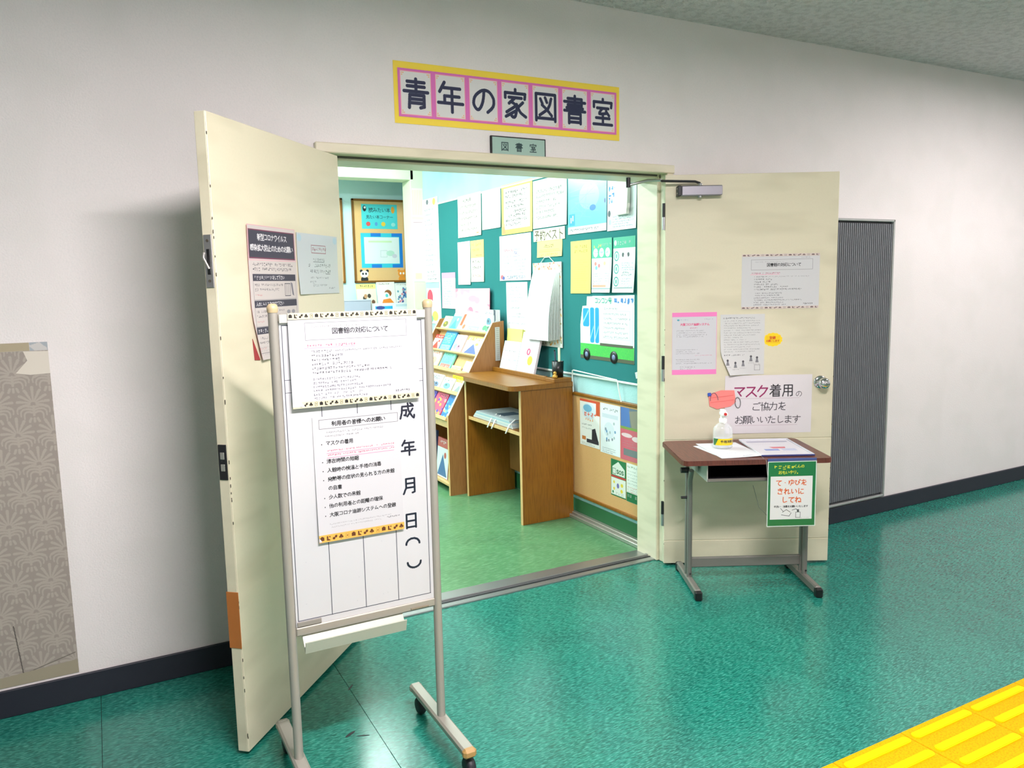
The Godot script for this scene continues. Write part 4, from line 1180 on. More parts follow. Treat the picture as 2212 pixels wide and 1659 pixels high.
func leaf_papers() -> void:
	# --- left leaf (x runs from the free edge at -0.86 to the hinge at 0)
	sheet(0.31, 0.432, 1700, c8(206, 198, 194))
	var nv := c8(64, 62, 76)
	fr(0, 0, 100, 26, 0.8, c8(226, 170, 180))
	rc(1.5, 3.2, 96, 21.5, c8(120, 60, 84)); rc(2.6, 4, 93.5, 19.8, nv)
	var wh := c8(226, 224, 226)
	tx("新型コロナウイルス", 19, 6, 7.0, wh, 0.06, 0.98); tx("感染拡大防止のためのお願い", 4.5, 14, 7.0, wh, 0.06, 0.98)
	ps(7, 27.5, 84, 3.6, c8(80, 78, 84)); ps(7, 31.2, 80, 3.6, c8(80, 78, 84))
	var yy := 36.0
	for k in 3:
		fr(6, yy, 90, 19.5, 0.5, c8(130, 128, 132))
		rc(6, yy, 90, 5.2, nv)
		match k:
			0: ps(9, yy + 1.2, 34, 4.2, wh); tx("をして下さい", 44, yy + 1.0, 4.4, wh, 0.06, 1.0)
			1: tx("人の", 9, yy + 1.0, 4.4, wh, 0.06, 1.0); ps(18, yy + 1.2, 16, 4.2, wh); tx("をつけて下さい", 35, yy + 1.0, 4.4, wh, 0.06, 1.0)
			2: ps(9, yy + 1.2, 60, 4.2, wh)
		ps(9, yy + 7.2, 56, 3.0, c8(80, 78, 84)); ps(9, yy + 10.6, 48, 3.0, c8(80, 78, 84)); ps(9, yy + 15, 12, 2.6, c8(200, 130, 130))
		if k == 0:
			fr(70, yy + 7, 13, 10, 0.7, nv); rc(74, yy + 8, 0.6, 8, nv); rc(78, yy + 8, 0.6, 8, nv); po([84, yy + 6, 88, yy + 7, 91, yy + 17, 87, yy + 16], c8(120, 118, 128))
		elif k == 1: el(76, yy + 9.5, 4, 1.6, c8(150, 148, 154)); el(87, yy + 9.5, 4, 1.6, c8(150, 148, 154))
		yy += 19.8
	for q in 3: ps(8, 90 + q * 2.6, 60, 1.9, c8(150, 148, 150))
	var p1 := post("poster", "tall infection prevention poster with dark headings on left door leaf", "poster", F_LEAF_L, [-0.69, 1.255, -0.378, 1.69], "matte", {"bow": 0.003, "lift": [0.012, 0.0, 0.006, 0.0], "cut": 0.12})
	var st := begin()
	prism(st, PackedVector2Array([Vector2(-0.156, -0.145), Vector2(-0.118, -0.217), Vector2(-0.15, -0.214)]), 0.001, 0.0025)
	obj("red_backing", st, mat(c8(150, 52, 54), 0.7), p1)
	sheet(0.315, 0.22, 1500, c8(196, 200, 204))
	for q in [[0, 0], [88, 0]]: el(q[0] + 6, q[1] + 8, 5, 6, c8(176, 200, 214))
	fr(33, 18, 36, 14, 0.9, c8(150, 84, 96)); ps(35, 21.5, 32, 4.4, c8(140, 70, 84))
	ps(36, 40, 26, 3.6, c8(84, 84, 92)); rc(36, 46, 28, 0.8, c8(90, 90, 96)); ps(24, 49, 56, 4.6, c8(84, 84, 92)); ps(27, 59, 42, 4.6, c8(84, 84, 92)); ps(66, 59, 12, 4.6, c8(50, 50, 56)); rc(66, 66, 12, 0.9, c8(60, 60, 66))
	ps(28, 71, 44, 3.0, c8(96, 96, 104)); ps(26, 78, 14, 3.0, c8(96, 96, 104)); ps(30, 84, 38, 2.6, c8(96, 96, 104)); ps(74, 89, 14, 2.6, c8(84, 84, 92))
	post("notice", "grey laminated notice with a red-boxed heading on left door leaf", "notice", F_LEAF_L, [-0.371, 1.463, -0.05, 1.682], "gloss", {"bow": 0.002, "lift": [0.008, 0.003, 0.003, 0.003]})
	# --- right leaf
	reply_notice(0.388, 0.272, 1700, c8(216, 216, 218))
	var n := post("notice", "landscape notice high on right door leaf with patterned tape edges", "notice", F_LEAF_R, [0.384, 1.333, 0.772, 1.606], "matte", {"bow": 0.0015})
	for y in [[0.124, 0.1365], [-0.1365, -0.124]]:
		washi(0.388, 0.0125, c8(226, 210, 202), c8(120, 100, 100), 17)
		post("tape_strip", "pale tape printed with small animals", "", Transform3D(), [-0.194, y[0], 0.194, y[1]], "matte", {"parent": n, "off": 0.0012})
	sheet(0.224, 0.315, 1700, c8(252, 138, 204))
	rc(0.5, 7, 99, 85, c8(216, 216, 222))
	var ik := c8(70, 70, 78)
	tx("大阪コロナ追跡システム", 18, 17, 6.0, c8(226, 66, 120), 0.05, 1.0)
	el(14, 12, 3, 1.4, c8(90, 170, 190)); ps(18, 11, 18, 2.6, c8(90, 160, 180)); ps(72, 10.5, 18, 2.4, c8(90, 110, 140)); ps(40, 24, 20, 3, c8(200, 100, 140))
	for q in [28.5, 31.8, 35.2, 38]: ps(10, q, 56 + rng.randf() * 14, 2.4, ik)
	for q in [59, 62, 65, 75, 78, 81]: ps(9, q, 36 + rng.randf() * 20, 2.4, ik)
	ps(52, 68.5, 38, 2.2, c8(226, 110, 140)); ps(50, 81, 40, 2.2, ik); ps(18, 87, 34, 2.6, ik); ps(18, 90, 26, 2.2, ik)
	post("notice", "tracing system notice with bright pink bands on right door leaf", "notice", F_LEAF_R, [0.038, 1.008, 0.263, 1.323], "matte", {})
	sheet(0.222, 0.305, 1700, c8(218, 218, 218))
	ps(6, 5, 70, 3.4, c8(50, 50, 56))
	var y2 := 10.0
	for l in [82, 82, 78, 60, 84, 84, 70, 40, 50, 78, 82, 60, 80, 70]:
		ps(8, y2, l, 2.6, ik); y2 += 3.9
	ps(8, 66, 48, 3.4, c8(40, 40, 46))
	for q in [[16, 80], [34, 84], [52, 82], [70, 74], [84, 76]]:
		el(q[0], q[1] - 4, 2.6, 2.0, c8(80, 80, 86)); po([q[0] - 4, q[1] + 4, q[0] + 4, q[1] + 4, q[0] + 2, q[1] - 2, q[0] - 2, q[1] - 2], c8(130, 130, 136)); ps(q[0] - 8, q[1] + 6, 15, 2.2, c8(100, 100, 106))
	fr(78, 84, 13, 9, 0.6, ik)
	post("notice", "white notice with dense print and a curling lower corner on right leaf", "notice", F_LEAF_R, [0.281, 1.003, 0.504, 1.309], "matte", {"bow": 0.002, "lift": [0.03, 0.002, 0.0, 0.0], "cut": 0.2})
	# yellow speech-bubble sticker
	st = begin()
	var bub := PackedVector2Array()
	for i in 28:
		var a := TAU * i / 28
		var r := 1.0 + (0.05 if i % 2 else -0.04)
		bub.append(Vector2(cos(a) * 0.047 * r, sin(a) * 0.034 * r))
	prism(st, bub, 0.0004, 0.0014)
	var bb := obj("speech_bubble", st, mat(c8(250, 206, 16), 0.55), self)
	bb.transform = F_LEAF_R * Transform3D(Basis(), Vector3(0.547, 1.178, 0))
	tag(bb, "small yellow speech bubble cut-out with red writing on right door", "sticker")
	sheet(0.07, 0.038, 3200, c8(250, 206, 16))
	tx("登録", 24, 4, 22, c8(206, 60, 24), 0.06); tx("お願いします", 1, 52, 15.8, c8(206, 60, 24), 0.06, 1.02)
	post("print", "", "", Transform3D(), [-0.035, -0.019, 0.035, 0.019], "matte", {"parent": bb, "off": 0.0015, "th": 0.0003})
	# mask sign
	sheet(0.444, 0.3, 2000, c8(232, 226, 230))
	for q in 40: li(rng.randf() * 100, rng.randf() * 100, rng.randf() * 100, rng.randf() * 100, 0.12, c8(226, 220, 224))
	tx("マスク", 10, 17, 14.2, c8(150, 26, 92), 0.055, 0.94); tx("着用", 51, 16, 14.2, c8(46, 44, 50), 0.045, 1.0); tx("の", 81, 27, 8, c8(70, 68, 74), 0.035)
	rc(12, 39.5, 74, 0.5, c8(196, 170, 182))
	tx("ご協力を", 31, 46, 10.5, c8(64, 62, 68), 0.04, 0.94)
	tx("お願いいたします", 11.5, 69, 10.0, c8(58, 56, 62), 0.04, 0.95)
	rc(12, 86, 72, 0.5, c8(196, 170, 182))
	post("mask_sign", "large white sign asking to wear masks above school desk", "sign", F_LEAF_R, [0.308, 0.699, 0.751, 0.998], "matte", {"bow": 0.0025, "lift": [0.006, 0.0, 0.004, 0.0]})
	# pink paper mask with ear loops
	var mk := thing("paper_mask", "pink paper mask cut-out with cord loops beside the mask sign", "mask", F_LEAF_R * Transform3D(Basis(Vector3(0, 0, 1), 0.1), Vector3(0.293, 0.877, 0.004)))
	st = begin()
	prism(st, PackedVector2Array([Vector2(-0.066, 0.034), Vector2(0.0, 0.048), Vector2(0.066, 0.04), Vector2(0.07, -0.02), Vector2(0.04, -0.04), Vector2(-0.03, -0.046), Vector2(-0.066, -0.026)]), 0.0, 0.004)
	obj("mask_body", st, mat(c8(240, 132, 126), 0.7), mk)
	for y in [0.016, -0.008]: part("pleat", mk, mat(c8(232, 112, 108), 0.7), Vector3(0, y, 0.0045), Vector3(0.12, 0.003, 0.002), 0.0006)
	var loop := []
	for i in 13:
		var a := TAU * i / 12
		loop.append(Vector3(0.078 + cos(a) * 0.014, -0.025 + sin(a) * 0.028, 0.004))
	rod("ear_loop", mk, mat(c8(110, 110, 112), 0.6), loop, 0.0022, 6)
	var arc := []
	for i in 9:
		var a := PI * i / 8
		arc.append(Vector3(-0.04 - cos(a) * 0.02, 0.0 + sin(a) * 0.04, 0.0055))
	rod("ear_loop", mk, mat(c8(130, 100, 110), 0.6), arc, 0.0018, 6)
	part("blue_pin", mk, mat(c8(52, 84, 180), 0.4), Vector3(-0.062, 0.034, 0.006), Vector3(0.018, 0.018, 0.006), 0.003)

func reading_room() -> void:
	# green felt notice board on the right wall
	var nb := thing("notice_board", "large teal felt notice board with a white metal frame in the reading room", "notice board", F_ROOM)
	part("felt", nb, M.felt, Vector3(-1.65, 1.54, 0.005), Vector3(2.8, 1.24, 0.01), 0.001)
	part("frame_bottom", nb, M.white, Vector3(-1.65, 0.916, 0.008), Vector3(2.82, 0.012, 0.016), 0.002)
	part("frame_top", nb, M.white, Vector3(-1.65, 2.164, 0.008), Vector3(2.82, 0.012, 0.016), 0.002)
	part("frame_side", nb, M.white, Vector3(-0.256, 1.54, 0.008), Vector3(0.012, 1.26, 0.016), 0.002)
	part("frame_side", nb, M.alu, Vector3(-0.236, 1.54, 0.012), Vector3(0.016, 1.26, 0.02), 0.002)
	part("frame_side", nb, M.white, Vector3(-3.05, 1.54, 0.008), Vector3(0.012, 1.26, 0.016), 0.002)
	# cork board below it
	var cb := thing("cork_board", "wood-framed cork board low on the wall under the green notice board", "cork board", F_ROOM)
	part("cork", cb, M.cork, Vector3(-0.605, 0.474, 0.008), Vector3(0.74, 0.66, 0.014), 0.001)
	part("frame_top", cb, M.wood, Vector3(-0.605, 0.797, 0.013), Vector3(0.77, 0.018, 0.024), 0.003)
	part("frame_bottom", cb, M.wood, Vector3(-0.605, 0.152, 0.013), Vector3(0.77, 0.018, 0.024), 0.003)
	part("frame_side", cb, M.wood, Vector3(-0.236, 0.474, 0.013), Vector3(0.028, 0.65, 0.026), 0.003)
	part("frame_side", cb, M.wood, Vector3(-0.98, 0.474, 0.013), Vector3(0.02, 0.65, 0.024), 0.003)
	# bent white wire holder
	var wh := rod("wire_holder", self, M.white, [F_ROOM * Vector3(-0.95, 0.80, 0.02), F_ROOM * Vector3(-0.945, 0.9, 0.03), F_ROOM * Vector3(-0.935, 0.942, 0.035), F_ROOM * Vector3(-0.92, 0.945, 0.035), F_ROOM * Vector3(-0.47, 0.928, 0.035), F_ROOM * Vector3(-0.462, 0.92, 0.034), F_ROOM * Vector3(-0.458, 0.88, 0.03), F_ROOM * Vector3(-0.445, 0.80, 0.02)], 0.004, 8)
	tag(wh, "bent white wire hanging between green board and cork board", "wire holder")

func lines_of(n: int, x: float, y: float, dy: float, w: float, size: float, c: Color) -> void:
	for i in n: ps(x, y + dy * i, w * rng.randf_range(0.65, 1.0), size, c)

func room_wall_papers() -> void:
	var R := F_ROOM
	ink_weight = 0.24
	var o := {"off": 0.0115, "bow": 0.002, "lift": [0.004, 0.006, 0.0, 0.0]}
	var g := c8(120, 116, 110)
	# upper row, from deep in the room to the door
	sheet(0.42, 0.32, 900, c8(244, 240, 224)); ps(24, 8, 30, 7, g); lines_of(5, 8, 24, 14, 84, 5, c8(136, 129, 122)); rc(80, 92, 10, 3, c8(226, 150, 110))
	post("notice", "cream handwritten sheet, farthest in the top row of green board", "notice", R, [-2.64, 1.855, -2.218, 2.176], "matte", o)
	sheet(0.3, 0.28, 900, c8(246, 244, 236)); lines_of(7, 8, 14, 11, 84, 3, c8(154, 151, 146)); fr(3, 3, 94, 94, 0.6, c8(250, 222, 200))
	post("notice", "blank ruled cream sheet second in top row of green board", "notice", R, [-2.2, 1.888, -1.899, 2.166], "matte", o)
	sheet(0.43, 0.345, 1100, c8(252, 226, 110)); rc(8, 8, 85, 82, c8(246, 245, 238))
	var dk := c8(66, 60, 54)
	for q in [[14, 14, 70], [14, 22, 62], [14, 34, 74], [14, 43, 60], [40, 53, 48], [22, 61, 60], [14, 70, 70], [14, 78, 54]]: ps(q[0], q[1], q[2], 4.6, dk, 0.8)
	el(6, 82, 5, 6, c8(236, 170, 130)); po([3, 84, 10, 84, 14, 98, 2, 98], c8(226, 160, 110))
	post("notice", "handwritten notice with a bold yellow border in green board's top row", "notice", R, [-1.884, 1.83, -1.44, 2.175], "matte", o)
	sheet(0.42, 0.31, 900, c8(244, 243, 238)); lines_of(6, 10, 20, 11, 80, 5, c8(141, 141, 136)); po([78, 60, 98, 40, 98, 96, 70, 96], c8(226, 236, 206)); rc(30, 10, 8, 5, c8(236, 190, 190))
	post("notice", "pale sheet with grey handwriting next to the yellow-bordered notice", "notice", R, [-1.432, 1.842, -1.012, 2.15], "matte", o)
	sheet(0.41, 0.35, 1000, c8(112, 196, 236)); po([0, 0, 100, 0, 100, 30, 0, 42], c8(92, 180, 232)); el(56, 40, 26, 22, c8(150, 214, 240)); rc(16, 8, 34, 3, c8(220, 240, 248))
	for q in 14: li(rng.randf() * 90, 20 + rng.randf() * 60, rng.randf() * 100, 20 + rng.randf() * 60, 0.6, c8(128, 204, 238))
	el(66, 60, 8, 5, c8(40, 120, 200)); el(96, 52, 2, 4, c8(40, 70, 140)); li(58, 14, 62, 22, 1.6, c8(40, 90, 150)); rc(3, 66, 16, 20, c8(40, 156, 222)); rc(7, 72, 3, 9, c8(220, 240, 250)); rc(12, 69, 3, 9, c8(220, 240, 250)); rc(0, 88, 100, 12, c8(240, 242, 244)); ps(4, 91.5, 74, 3.6, c8(90, 90, 100))
	post("poster", "sky blue poster with white strip at its foot, top of green board", "poster", R, [-0.999, 1.777, -0.588, 2.13], "gloss", o)
	sheet(0.27, 0.3, 1100, c8(238, 244, 248)); ps(4, 18, 28, 10, c8(60, 150, 220)); ps(4, 30, 30, 12, c8(60, 140, 214)); ps(4, 42, 14, 9, c8(70, 150, 220)); el(7, 68, 5, 6, c8(90, 96, 104)); el(10, 84, 5, 5, c8(190, 220, 232)); lines_of(5, 20, 74, 4.5, 74, 3, c8(108, 122, 136))
	post("poster", "white poster with blue lettering beside the door, top of green board", "poster", R, [-0.582, 1.77, -0.312, 2.07], "matte", o)
	sheet(0.13, 0.19, 600, c8(240, 236, 226))
	var env := post("envelope", "white envelope hung over the blue-lettered poster", "envelope", R, [-0.48, 1.85, -0.36, 2.03], "matte", {"off": 0.016, "th": 0.02, "lift": [0.0, 0.012, 0.0, 0.0]})
	# second row
	sheet(0.235, 0.33, 700, c8(236, 240, 240)); lines_of(14, 10, 8, 6, 80, 3, c8(154, 158, 158))
	post("notice", "narrow pale sheet below the farthest top row notice", "notice", R, [-2.665, 1.485, -2.43, 1.822], "matte", o)
	sheet(0.23, 0.315, 900, c8(246, 240, 226)); rc(0, 0, 100, 42, c8(250, 224, 130)); ps(10, 6, 70, 10, c8(190, 190, 90)); ps(12, 20, 60, 9, c8(220, 180, 80)); rc(40, 36, 46, 1, c8(200, 100, 60)); ps(14, 48, 60, 10, c8(115, 108, 93)); ps(14, 62, 60, 10, c8(115, 108, 93)); rc(12, 74, 70, 0.8, c8(180, 150, 110)); ps(14, 82, 62, 9, c8(165, 115, 93))
	post("notice", "flyer with a yellow upper half on the green board", "notice", R, [-2.42, 1.505, -2.19, 1.82], "matte", o)
	sheet(0.465, 0.315, 900, c8(242, 240, 244)); fr(8, 8, 84, 76, 0.5, c8(226, 200, 214)); ps(14, 30, 30, 4, c8(230, 110, 130)); fr(46, 32, 20, 16, 0.7, c8(150, 140, 190)); ps(48, 36, 14, 5, c8(110, 100, 160)); lines_of(5, 14, 44, 8, 30, 3, c8(148, 148, 154)); lines_of(5, 50, 54, 7, 34, 3, c8(148, 148, 154)); rc(62, 60, 26, 1, c8(230, 150, 170)); rc(0, 86, 100, 14, c8(222, 226, 236)); el(8, 92, 5, 5, c8(206, 110, 120)); el(13, 94, 4, 4, c8(90, 100, 170)); ps(24, 89, 60, 5, c8(122, 126, 148))
	post("poster", "white flyer with pink frame in the middle of green board", "poster", R, [-1.93, 1.507, -1.47, 1.824], "matte", o)
	sheet(0.39, 0.078, 1400, c8(248, 240, 208)); tx("予約ベスト", 3, 10, 17.5, c8(76, 62, 40), 0.05, 1.08)
	post("sign_strip", "cream strip with five large brush characters on green board", "sign", R, [-1.431, 1.757, -1.038, 1.834], "matte", {"off": 0.014, "bow": 0.001})
	sheet(0.31, 0.105, 900, c8(250, 228, 140)); ps(28, 26, 42, 7, c8(150, 130, 90)); rc(12, 58, 76, 2, c8(206, 180, 96)); rc(8, 68, 86, 2, c8(206, 160, 70)); ps(16, 78, 62, 6, c8(206, 170, 90))
	post("notice", "small yellow sheet under the cream brush lettering strip", "notice", R, [-1.387, 1.652, -1.073, 1.762], "matte", o)
	# hanging board with a thick pad
	var hb := thing("hanging_pad", "white floral board with a thick pad of papers hung on green board", "clipboard", R * Transform3D(Basis(), Vector3(-1.255, 1.345, 0.012)))
	sheet(0.36, 0.545, 1100, c8(236, 236, 230))
	for q in 60:
		var yy := rng.randf_range(1, 8) if q % 2 else rng.randf_range(88, 98)
		el(rng.randf_range(2, 98), yy, 2.2, 1.4, [c8(236, 170, 90), c8(206, 190, 150), c8(150, 160, 130), c8(226, 130, 90)][q % 4])
	for q in 20: el(rng.randf_range(93, 99), rng.randf_range(5, 95), 1.6, 1.2, [c8(236, 190, 120), c8(170, 170, 150)][q % 2])
	post("board", "", "", Transform3D(), [-0.18, -0.272, 0.18, 0.272], "matte", {"parent": hb, "off": 0.004, "th": 0.006})
	for i in 8:          # sheets bound at the top that fan out below
		var prof := PackedVector2Array()
		var back := PackedVector2Array()
		for q in 9:
			var u := q / 8.0
			var out := 0.012 + i * 0.0012 + (0.004 + i * 0.0085) * (1.0 - pow(1.0 - u, 2.2))
			prof.append(Vector2(out + 0.0035, 0.205 - u * (0.425 + i * 0.001)))
			back.insert(0, Vector2(out, 0.205 - u * (0.425 + i * 0.001)))
		prof.append_array(back)
		var st2 := begin()
		prism(st2, prof, -0.165 + i * 0.004, 0.15 + i * 0.001, Transform3D(Basis(Vector3(0, 0, 1), UP, Vector3(-1, 0, 0)), Vector3.ZERO))
		obj("paper_sheet", st2, mat([c8(196, 198, 194), c8(212, 214, 212)][i % 2] if i < 7 else c8(222, 228, 230), 0.7), hb)
	rod("string", hb, M.white, [Vector3(-0.08, 0.272, 0.006), Vector3(-0.03, 0.305, 0.006), Vector3(0.03, 0.305, 0.006), Vector3(0.085, 0.272, 0.006)], 0.0025, 6)
	# right of the hanging board
	sheet(0.22, 0.315, 1100, c8(250, 234, 116)); ps(20, 8, 60, 9, c8(170, 150, 70)); ps(20, 17, 60, 8, c8(170, 150, 70)); lines_of(14, 12, 36, 4.3, 76, 2.6, c8(226, 204, 96))
	post("notice", "bright yellow text sheet on green board near door", "notice", R, [-0.976, 1.418, -0.754, 1.734], "matte", o)
	sheet(0.205, 0.31, 1200, c8(240, 244, 244)); rc(0, 0, 100, 36, c8(72, 180, 146)); ps(10, 10, 34, 10, c8(240, 214, 80)); ps(48, 9, 44, 7, c8(144, 169, 158))
	for q in 3: el(20 + q * 30, 26, 12, 8.5, c8(226, 244, 240)); ps(12 + q * 30, 24, 16, 5, c8(120, 190, 170))
	for q in [[20, 46, 236, 130, 120], [38, 50, 236, 120, 130], [66, 46, 240, 200, 150], [24, 54, 120, 190, 210]]: el(q[0], q[1], 6, 3.6, c8(q[2], q[3], q[4]))
	lines_of(5, 6, 64, 4.6, 50, 4, c8(108, 93, 100)); lines_of(4, 66, 64, 4.6, 28, 3, c8(129, 122, 129)); rc(4, 86, 70, 4, c8(236, 160, 130)); rc(0, 92, 100, 1.4, c8(90, 150, 150)); lines_of(1, 6, 95, 3, 80, 3, c8(108, 122, 129))
	post("poster", "flyer with green head and three pale circles on green board", "poster", R, [-0.745, 1.423, -0.537, 1.734], "gloss", {"off": 0.0115, "bow": 0.002, "lift": [0.004, 0.022, 0.0, 0.004]})
	sheet(0.205, 0.31, 1200, c8(238, 242, 242)); rc(0, 0, 100, 20, c8(60, 176, 140)); el(10, 10, 6, 5, c8(224, 246, 238)); ps(20, 7, 60, 10, c8(162, 177, 172))
	for q in 3: el(16, 34 + q * 23, 12, 9, c8(70, 160, 150)); el(16, 34 + q * 23, 9, 6.8, c8(226, 240, 238)); el(16, 34 + q * 23, 4, 4, c8(110, 180, 170))
	el(46, 32, 5, 4, c8(60, 60, 64)); el(70, 32, 5, 4, c8(60, 60, 64)); el(58, 35, 9, 6, c8(240, 222, 226)); lines_of(4, 40, 46, 4, 54, 4, c8(100, 136, 136)); lines_of(2, 40, 62, 5, 50, 5, c8(90, 100, 110)); lines_of(4, 38, 74, 4.6, 54, 4, c8(136, 122, 151)); rc(6, 91, 88, 1.4, c8(100, 140, 140))
	post("poster", "flyer with green head and three ringed icons closest to the frame", "poster", R, [-0.527, 1.423, -0.322, 1.731], "gloss", {"off": 0.0115, "bow": 0.002, "lift": [0.012, 0.016, 0.0, 0.0]})
	# cut-out poster of a bookmobile
	var tk := thing("bookmobile_poster", "cut-out poster of a white and green bus with blue windows", "poster", R * Transform3D(Basis(), Vector3(-0.6, 1.03, 0.0115)))
	var st := begin()
	prism(st, PackedVector2Array([Vector2(-0.275, 0.015), Vector2(0.265, 0.0), Vector2(0.268, 0.38), Vector2(-0.2, 0.37), Vector2(-0.205, 0.315), Vector2(-0.25, 0.312), Vector2(-0.275, 0.2)]), 0.0, 0.001)
	obj("body", st, mat(c8(238, 242, 244), 0.6), tk)
	sheet(0.54, 0.075, 900, c8(76, 196, 84))
	for q in 220: I.fill_rect(Rect2i(rng.randi() % W, rng.randi() % H, 3, 3), [c8(120, 214, 90), c8(60, 176, 90)][q % 2])
	rc(0, 78, 100, 22, c8(86, 92, 70))
	post("green_band", "green lower band of the bus", "", Transform3D(), [-0.275, -0.004, 0.265, 0.088], "matte", {"parent": tk, "off": 0.001, "th": 0.0006})
	var blue := mat(c8(24, 148, 232), 0.5)
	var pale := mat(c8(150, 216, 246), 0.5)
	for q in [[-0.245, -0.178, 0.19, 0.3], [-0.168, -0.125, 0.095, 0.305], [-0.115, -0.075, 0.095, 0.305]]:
		st = begin()
		prism(st, rounded(q[0], q[2], q[1], q[3], [0.012, 0.012, 0.012, 0.012], 3), 0.001, 0.0018)
		var wn := obj("bus_window", st, blue, tk)
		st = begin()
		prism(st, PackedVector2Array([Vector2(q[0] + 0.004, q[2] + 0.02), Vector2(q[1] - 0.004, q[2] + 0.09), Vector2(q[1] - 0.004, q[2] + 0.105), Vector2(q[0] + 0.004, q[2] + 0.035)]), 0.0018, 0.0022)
		obj("drawn_glint", st, pale, wn)  # glint drawn in pale colour across the paper window
	for x in [-0.205, 0.075]:
		st = begin()
		lathe(st, [[0.001, 0.0], [0.036, 0.0], [0.036, 0.003], [0.017, 0.0031], [0.001, 0.0031]], Transform3D(Basis(Vector3.RIGHT, PI / 2), Vector3(x, 0.022, 0.001)), 20)
		var wl := obj("wheel", st, M.black, tk)
		st = begin()
		lathe(st, [[0.001, 0.003], [0.016, 0.003], [0.016, 0.004], [0.001, 0.004]], Transform3D(Basis(Vector3.RIGHT, PI / 2), Vector3(x, 0.022, 0.001)), 16)
		obj("hub", st, mat(c8(120, 130, 170), 0.5), wl)
	sheet(0.33, 0.24, 1100, c8(236, 240, 244)); ps(14, 4, 40, 4, c8(148, 154, 159)); lines_of(6, 12, 18, 12, 80, 4, c8(148, 155, 161)); fr(8, 12, 84, 74, 0.5, c8(200, 214, 222))
	post("timetable", "pale timetable sheet on the side of the bus", "", Transform3D(), [-0.065, 0.095, 0.255, 0.315], "matte", {"parent": tk, "off": 0.0012, "bow": 0.001})
	part("painted_shade_strip", tk, mat(c8(84, 84, 70), 0.7), Vector3(0.095, 0.09, 0.0022), Vector3(0.32, 0.016, 0.0006), 0.0002)  # shade below the timetable sheet, put in as a dark strip
	sheet(0.4, 0.05, 1600, c8(238, 242, 244)); tx("コンコン号", 6, 20, 8.5, c8(70, 160, 140), 0.08, 1.0); ps(54, 22, 44, 7.5, c8(70, 130, 200)); ps(54, 24, 44, 7.5, c8(70, 130, 200))
	post("title_strip", "", "", Transform3D(), [-0.14, 0.322, 0.265, 0.374], "matte", {"parent": tk, "off": 0.0012})
	sheet(0.04, 0.04, 400, c8(240, 240, 240))
	post("paper_scrap", "small torn white scrap at the lower right corner of green board", "scrap", R, [-0.325, 0.955, -0.275, 0.99], "matte", {"off": 0.011, "turn": 0.3})
	# list, tall notices deeper in the room
	sheet(0.31, 0.42, 900, c8(236, 242, 242)); lines_of(5, 8, 8, 6, 80, 3.6, c8(122, 129, 133)); ps(8, 44, 60, 4, c8(108, 115, 120)); ps(8, 60, 76, 3.6, c8(108, 115, 122)); ps(8, 72, 80, 3.6, c8(115, 122, 129)); ps(50, 54, 20, 5, c8(110, 110, 120)); rc(0, 84, 100, 16, c8(232, 226, 130)); ps(14, 90, 54, 6, c8(150, 160, 90))
	post("notice", "long white list above the pamphlets on the reading desk", "notice", R, [-1.84, 1.1, -1.53, 1.495], "matte", {"off": 0.012, "bow": 0.004, "lift": [0.0, 0.006, 0.0, 0.0]})
	sheet(0.28, 0.3, 900, c8(240, 232, 240)); rc(0, 0, 100, 16, c8(226, 160, 214)); rc(0, 0, 6, 100, c8(236, 170, 200)); lines_of(10, 16, 22, 7, 70, 5, c8(108, 136, 136))
	post("notice", "pink-headed narrow notice behind the far end of magazine rack", "notice", R, [-3.01, 1.29, -2.73, 1.587], "matte", o)
	sheet(0.3, 0.72, 900, c8(242, 242, 242)); el(30, 4, 8, 3, c8(120, 120, 130)); el(76, 5, 10, 4, c8(246, 214, 110)); lines_of(12, 10, 12, 6, 66, 6, c8(136, 136, 142)); lines_of(3, 16, 86, 4.4, 70, 6, c8(100, 100, 108))
	post("notice", "tall white paper banner at far end of the green board", "notice", R, [-3.4, 1.51, -3.07, 2.23], "matte", {"off": 0.003, "bow": 0.003})
	sheet(0.33, 0.32, 900, c8(244, 238, 238)); el(24, 26, 20, 22, c8(226, 80, 104)); el(30, 44, 14, 12, c8(246, 226, 214)); el(56, 78, 20, 14, c8(240, 224, 110)); el(26, 86, 16, 10, c8(130, 200, 160))
	post("poster", "picture book poster with a round red hat beside the column", "poster", R, [-3.38, 1.15, -3.05, 1.46], "matte", {"off": 0.003, "bow": 0.002})
	ink_weight = 0.17
	# cork board papers
	var k := {"off": 0.0155, "bow": 0.0015}
	sheet(0.215, 0.29, 1400, c8(238, 236, 232)); rc(0, 0, 100, 5, c8(214, 80, 50)); rc(82, 0, 18, 30, c8(206, 84, 44)); el(46, 24, 34, 18, c8(214, 226, 236)); el(40, 18, 22, 8, c8(120, 180, 214)); ps(22, 26, 50, 16, c8(226, 90, 60)); ps(28, 38, 46, 11, c8(236, 140, 70)); ps(10, 52, 50, 5, c8(90, 90, 90)); ps(10, 60, 60, 4, c8(110, 110, 110)); po([62, 62, 78, 58, 96, 90, 60, 90], c8(40, 36, 44)); rc(10, 80, 20, 8, c8(200, 120, 60)); rc(34, 84, 60, 8, c8(50, 46, 56)); lines_of(2, 8, 93, 3, 70, 3, c8(130, 130, 120))
	post("poster", "orange and black event flyer at left of the cork board", "poster", R, [-0.883, 0.485, -0.668, 0.773], "matte", k)
	sheet(0.2, 0.3, 1400, c8(232, 236, 240)); ps(16, 8, 66, 8, c8(80, 84, 92)); rc(10, 20, 80, 8, c8(206, 214, 226)); el(46, 52, 26, 16, c8(214, 222, 232))
	for q in 12: el(20 + rng.randf() * 60, 36 + rng.randf() * 40, 4, 3, [c8(110, 150, 190), c8(130, 136, 150), c8(170, 184, 190)][q % 3])
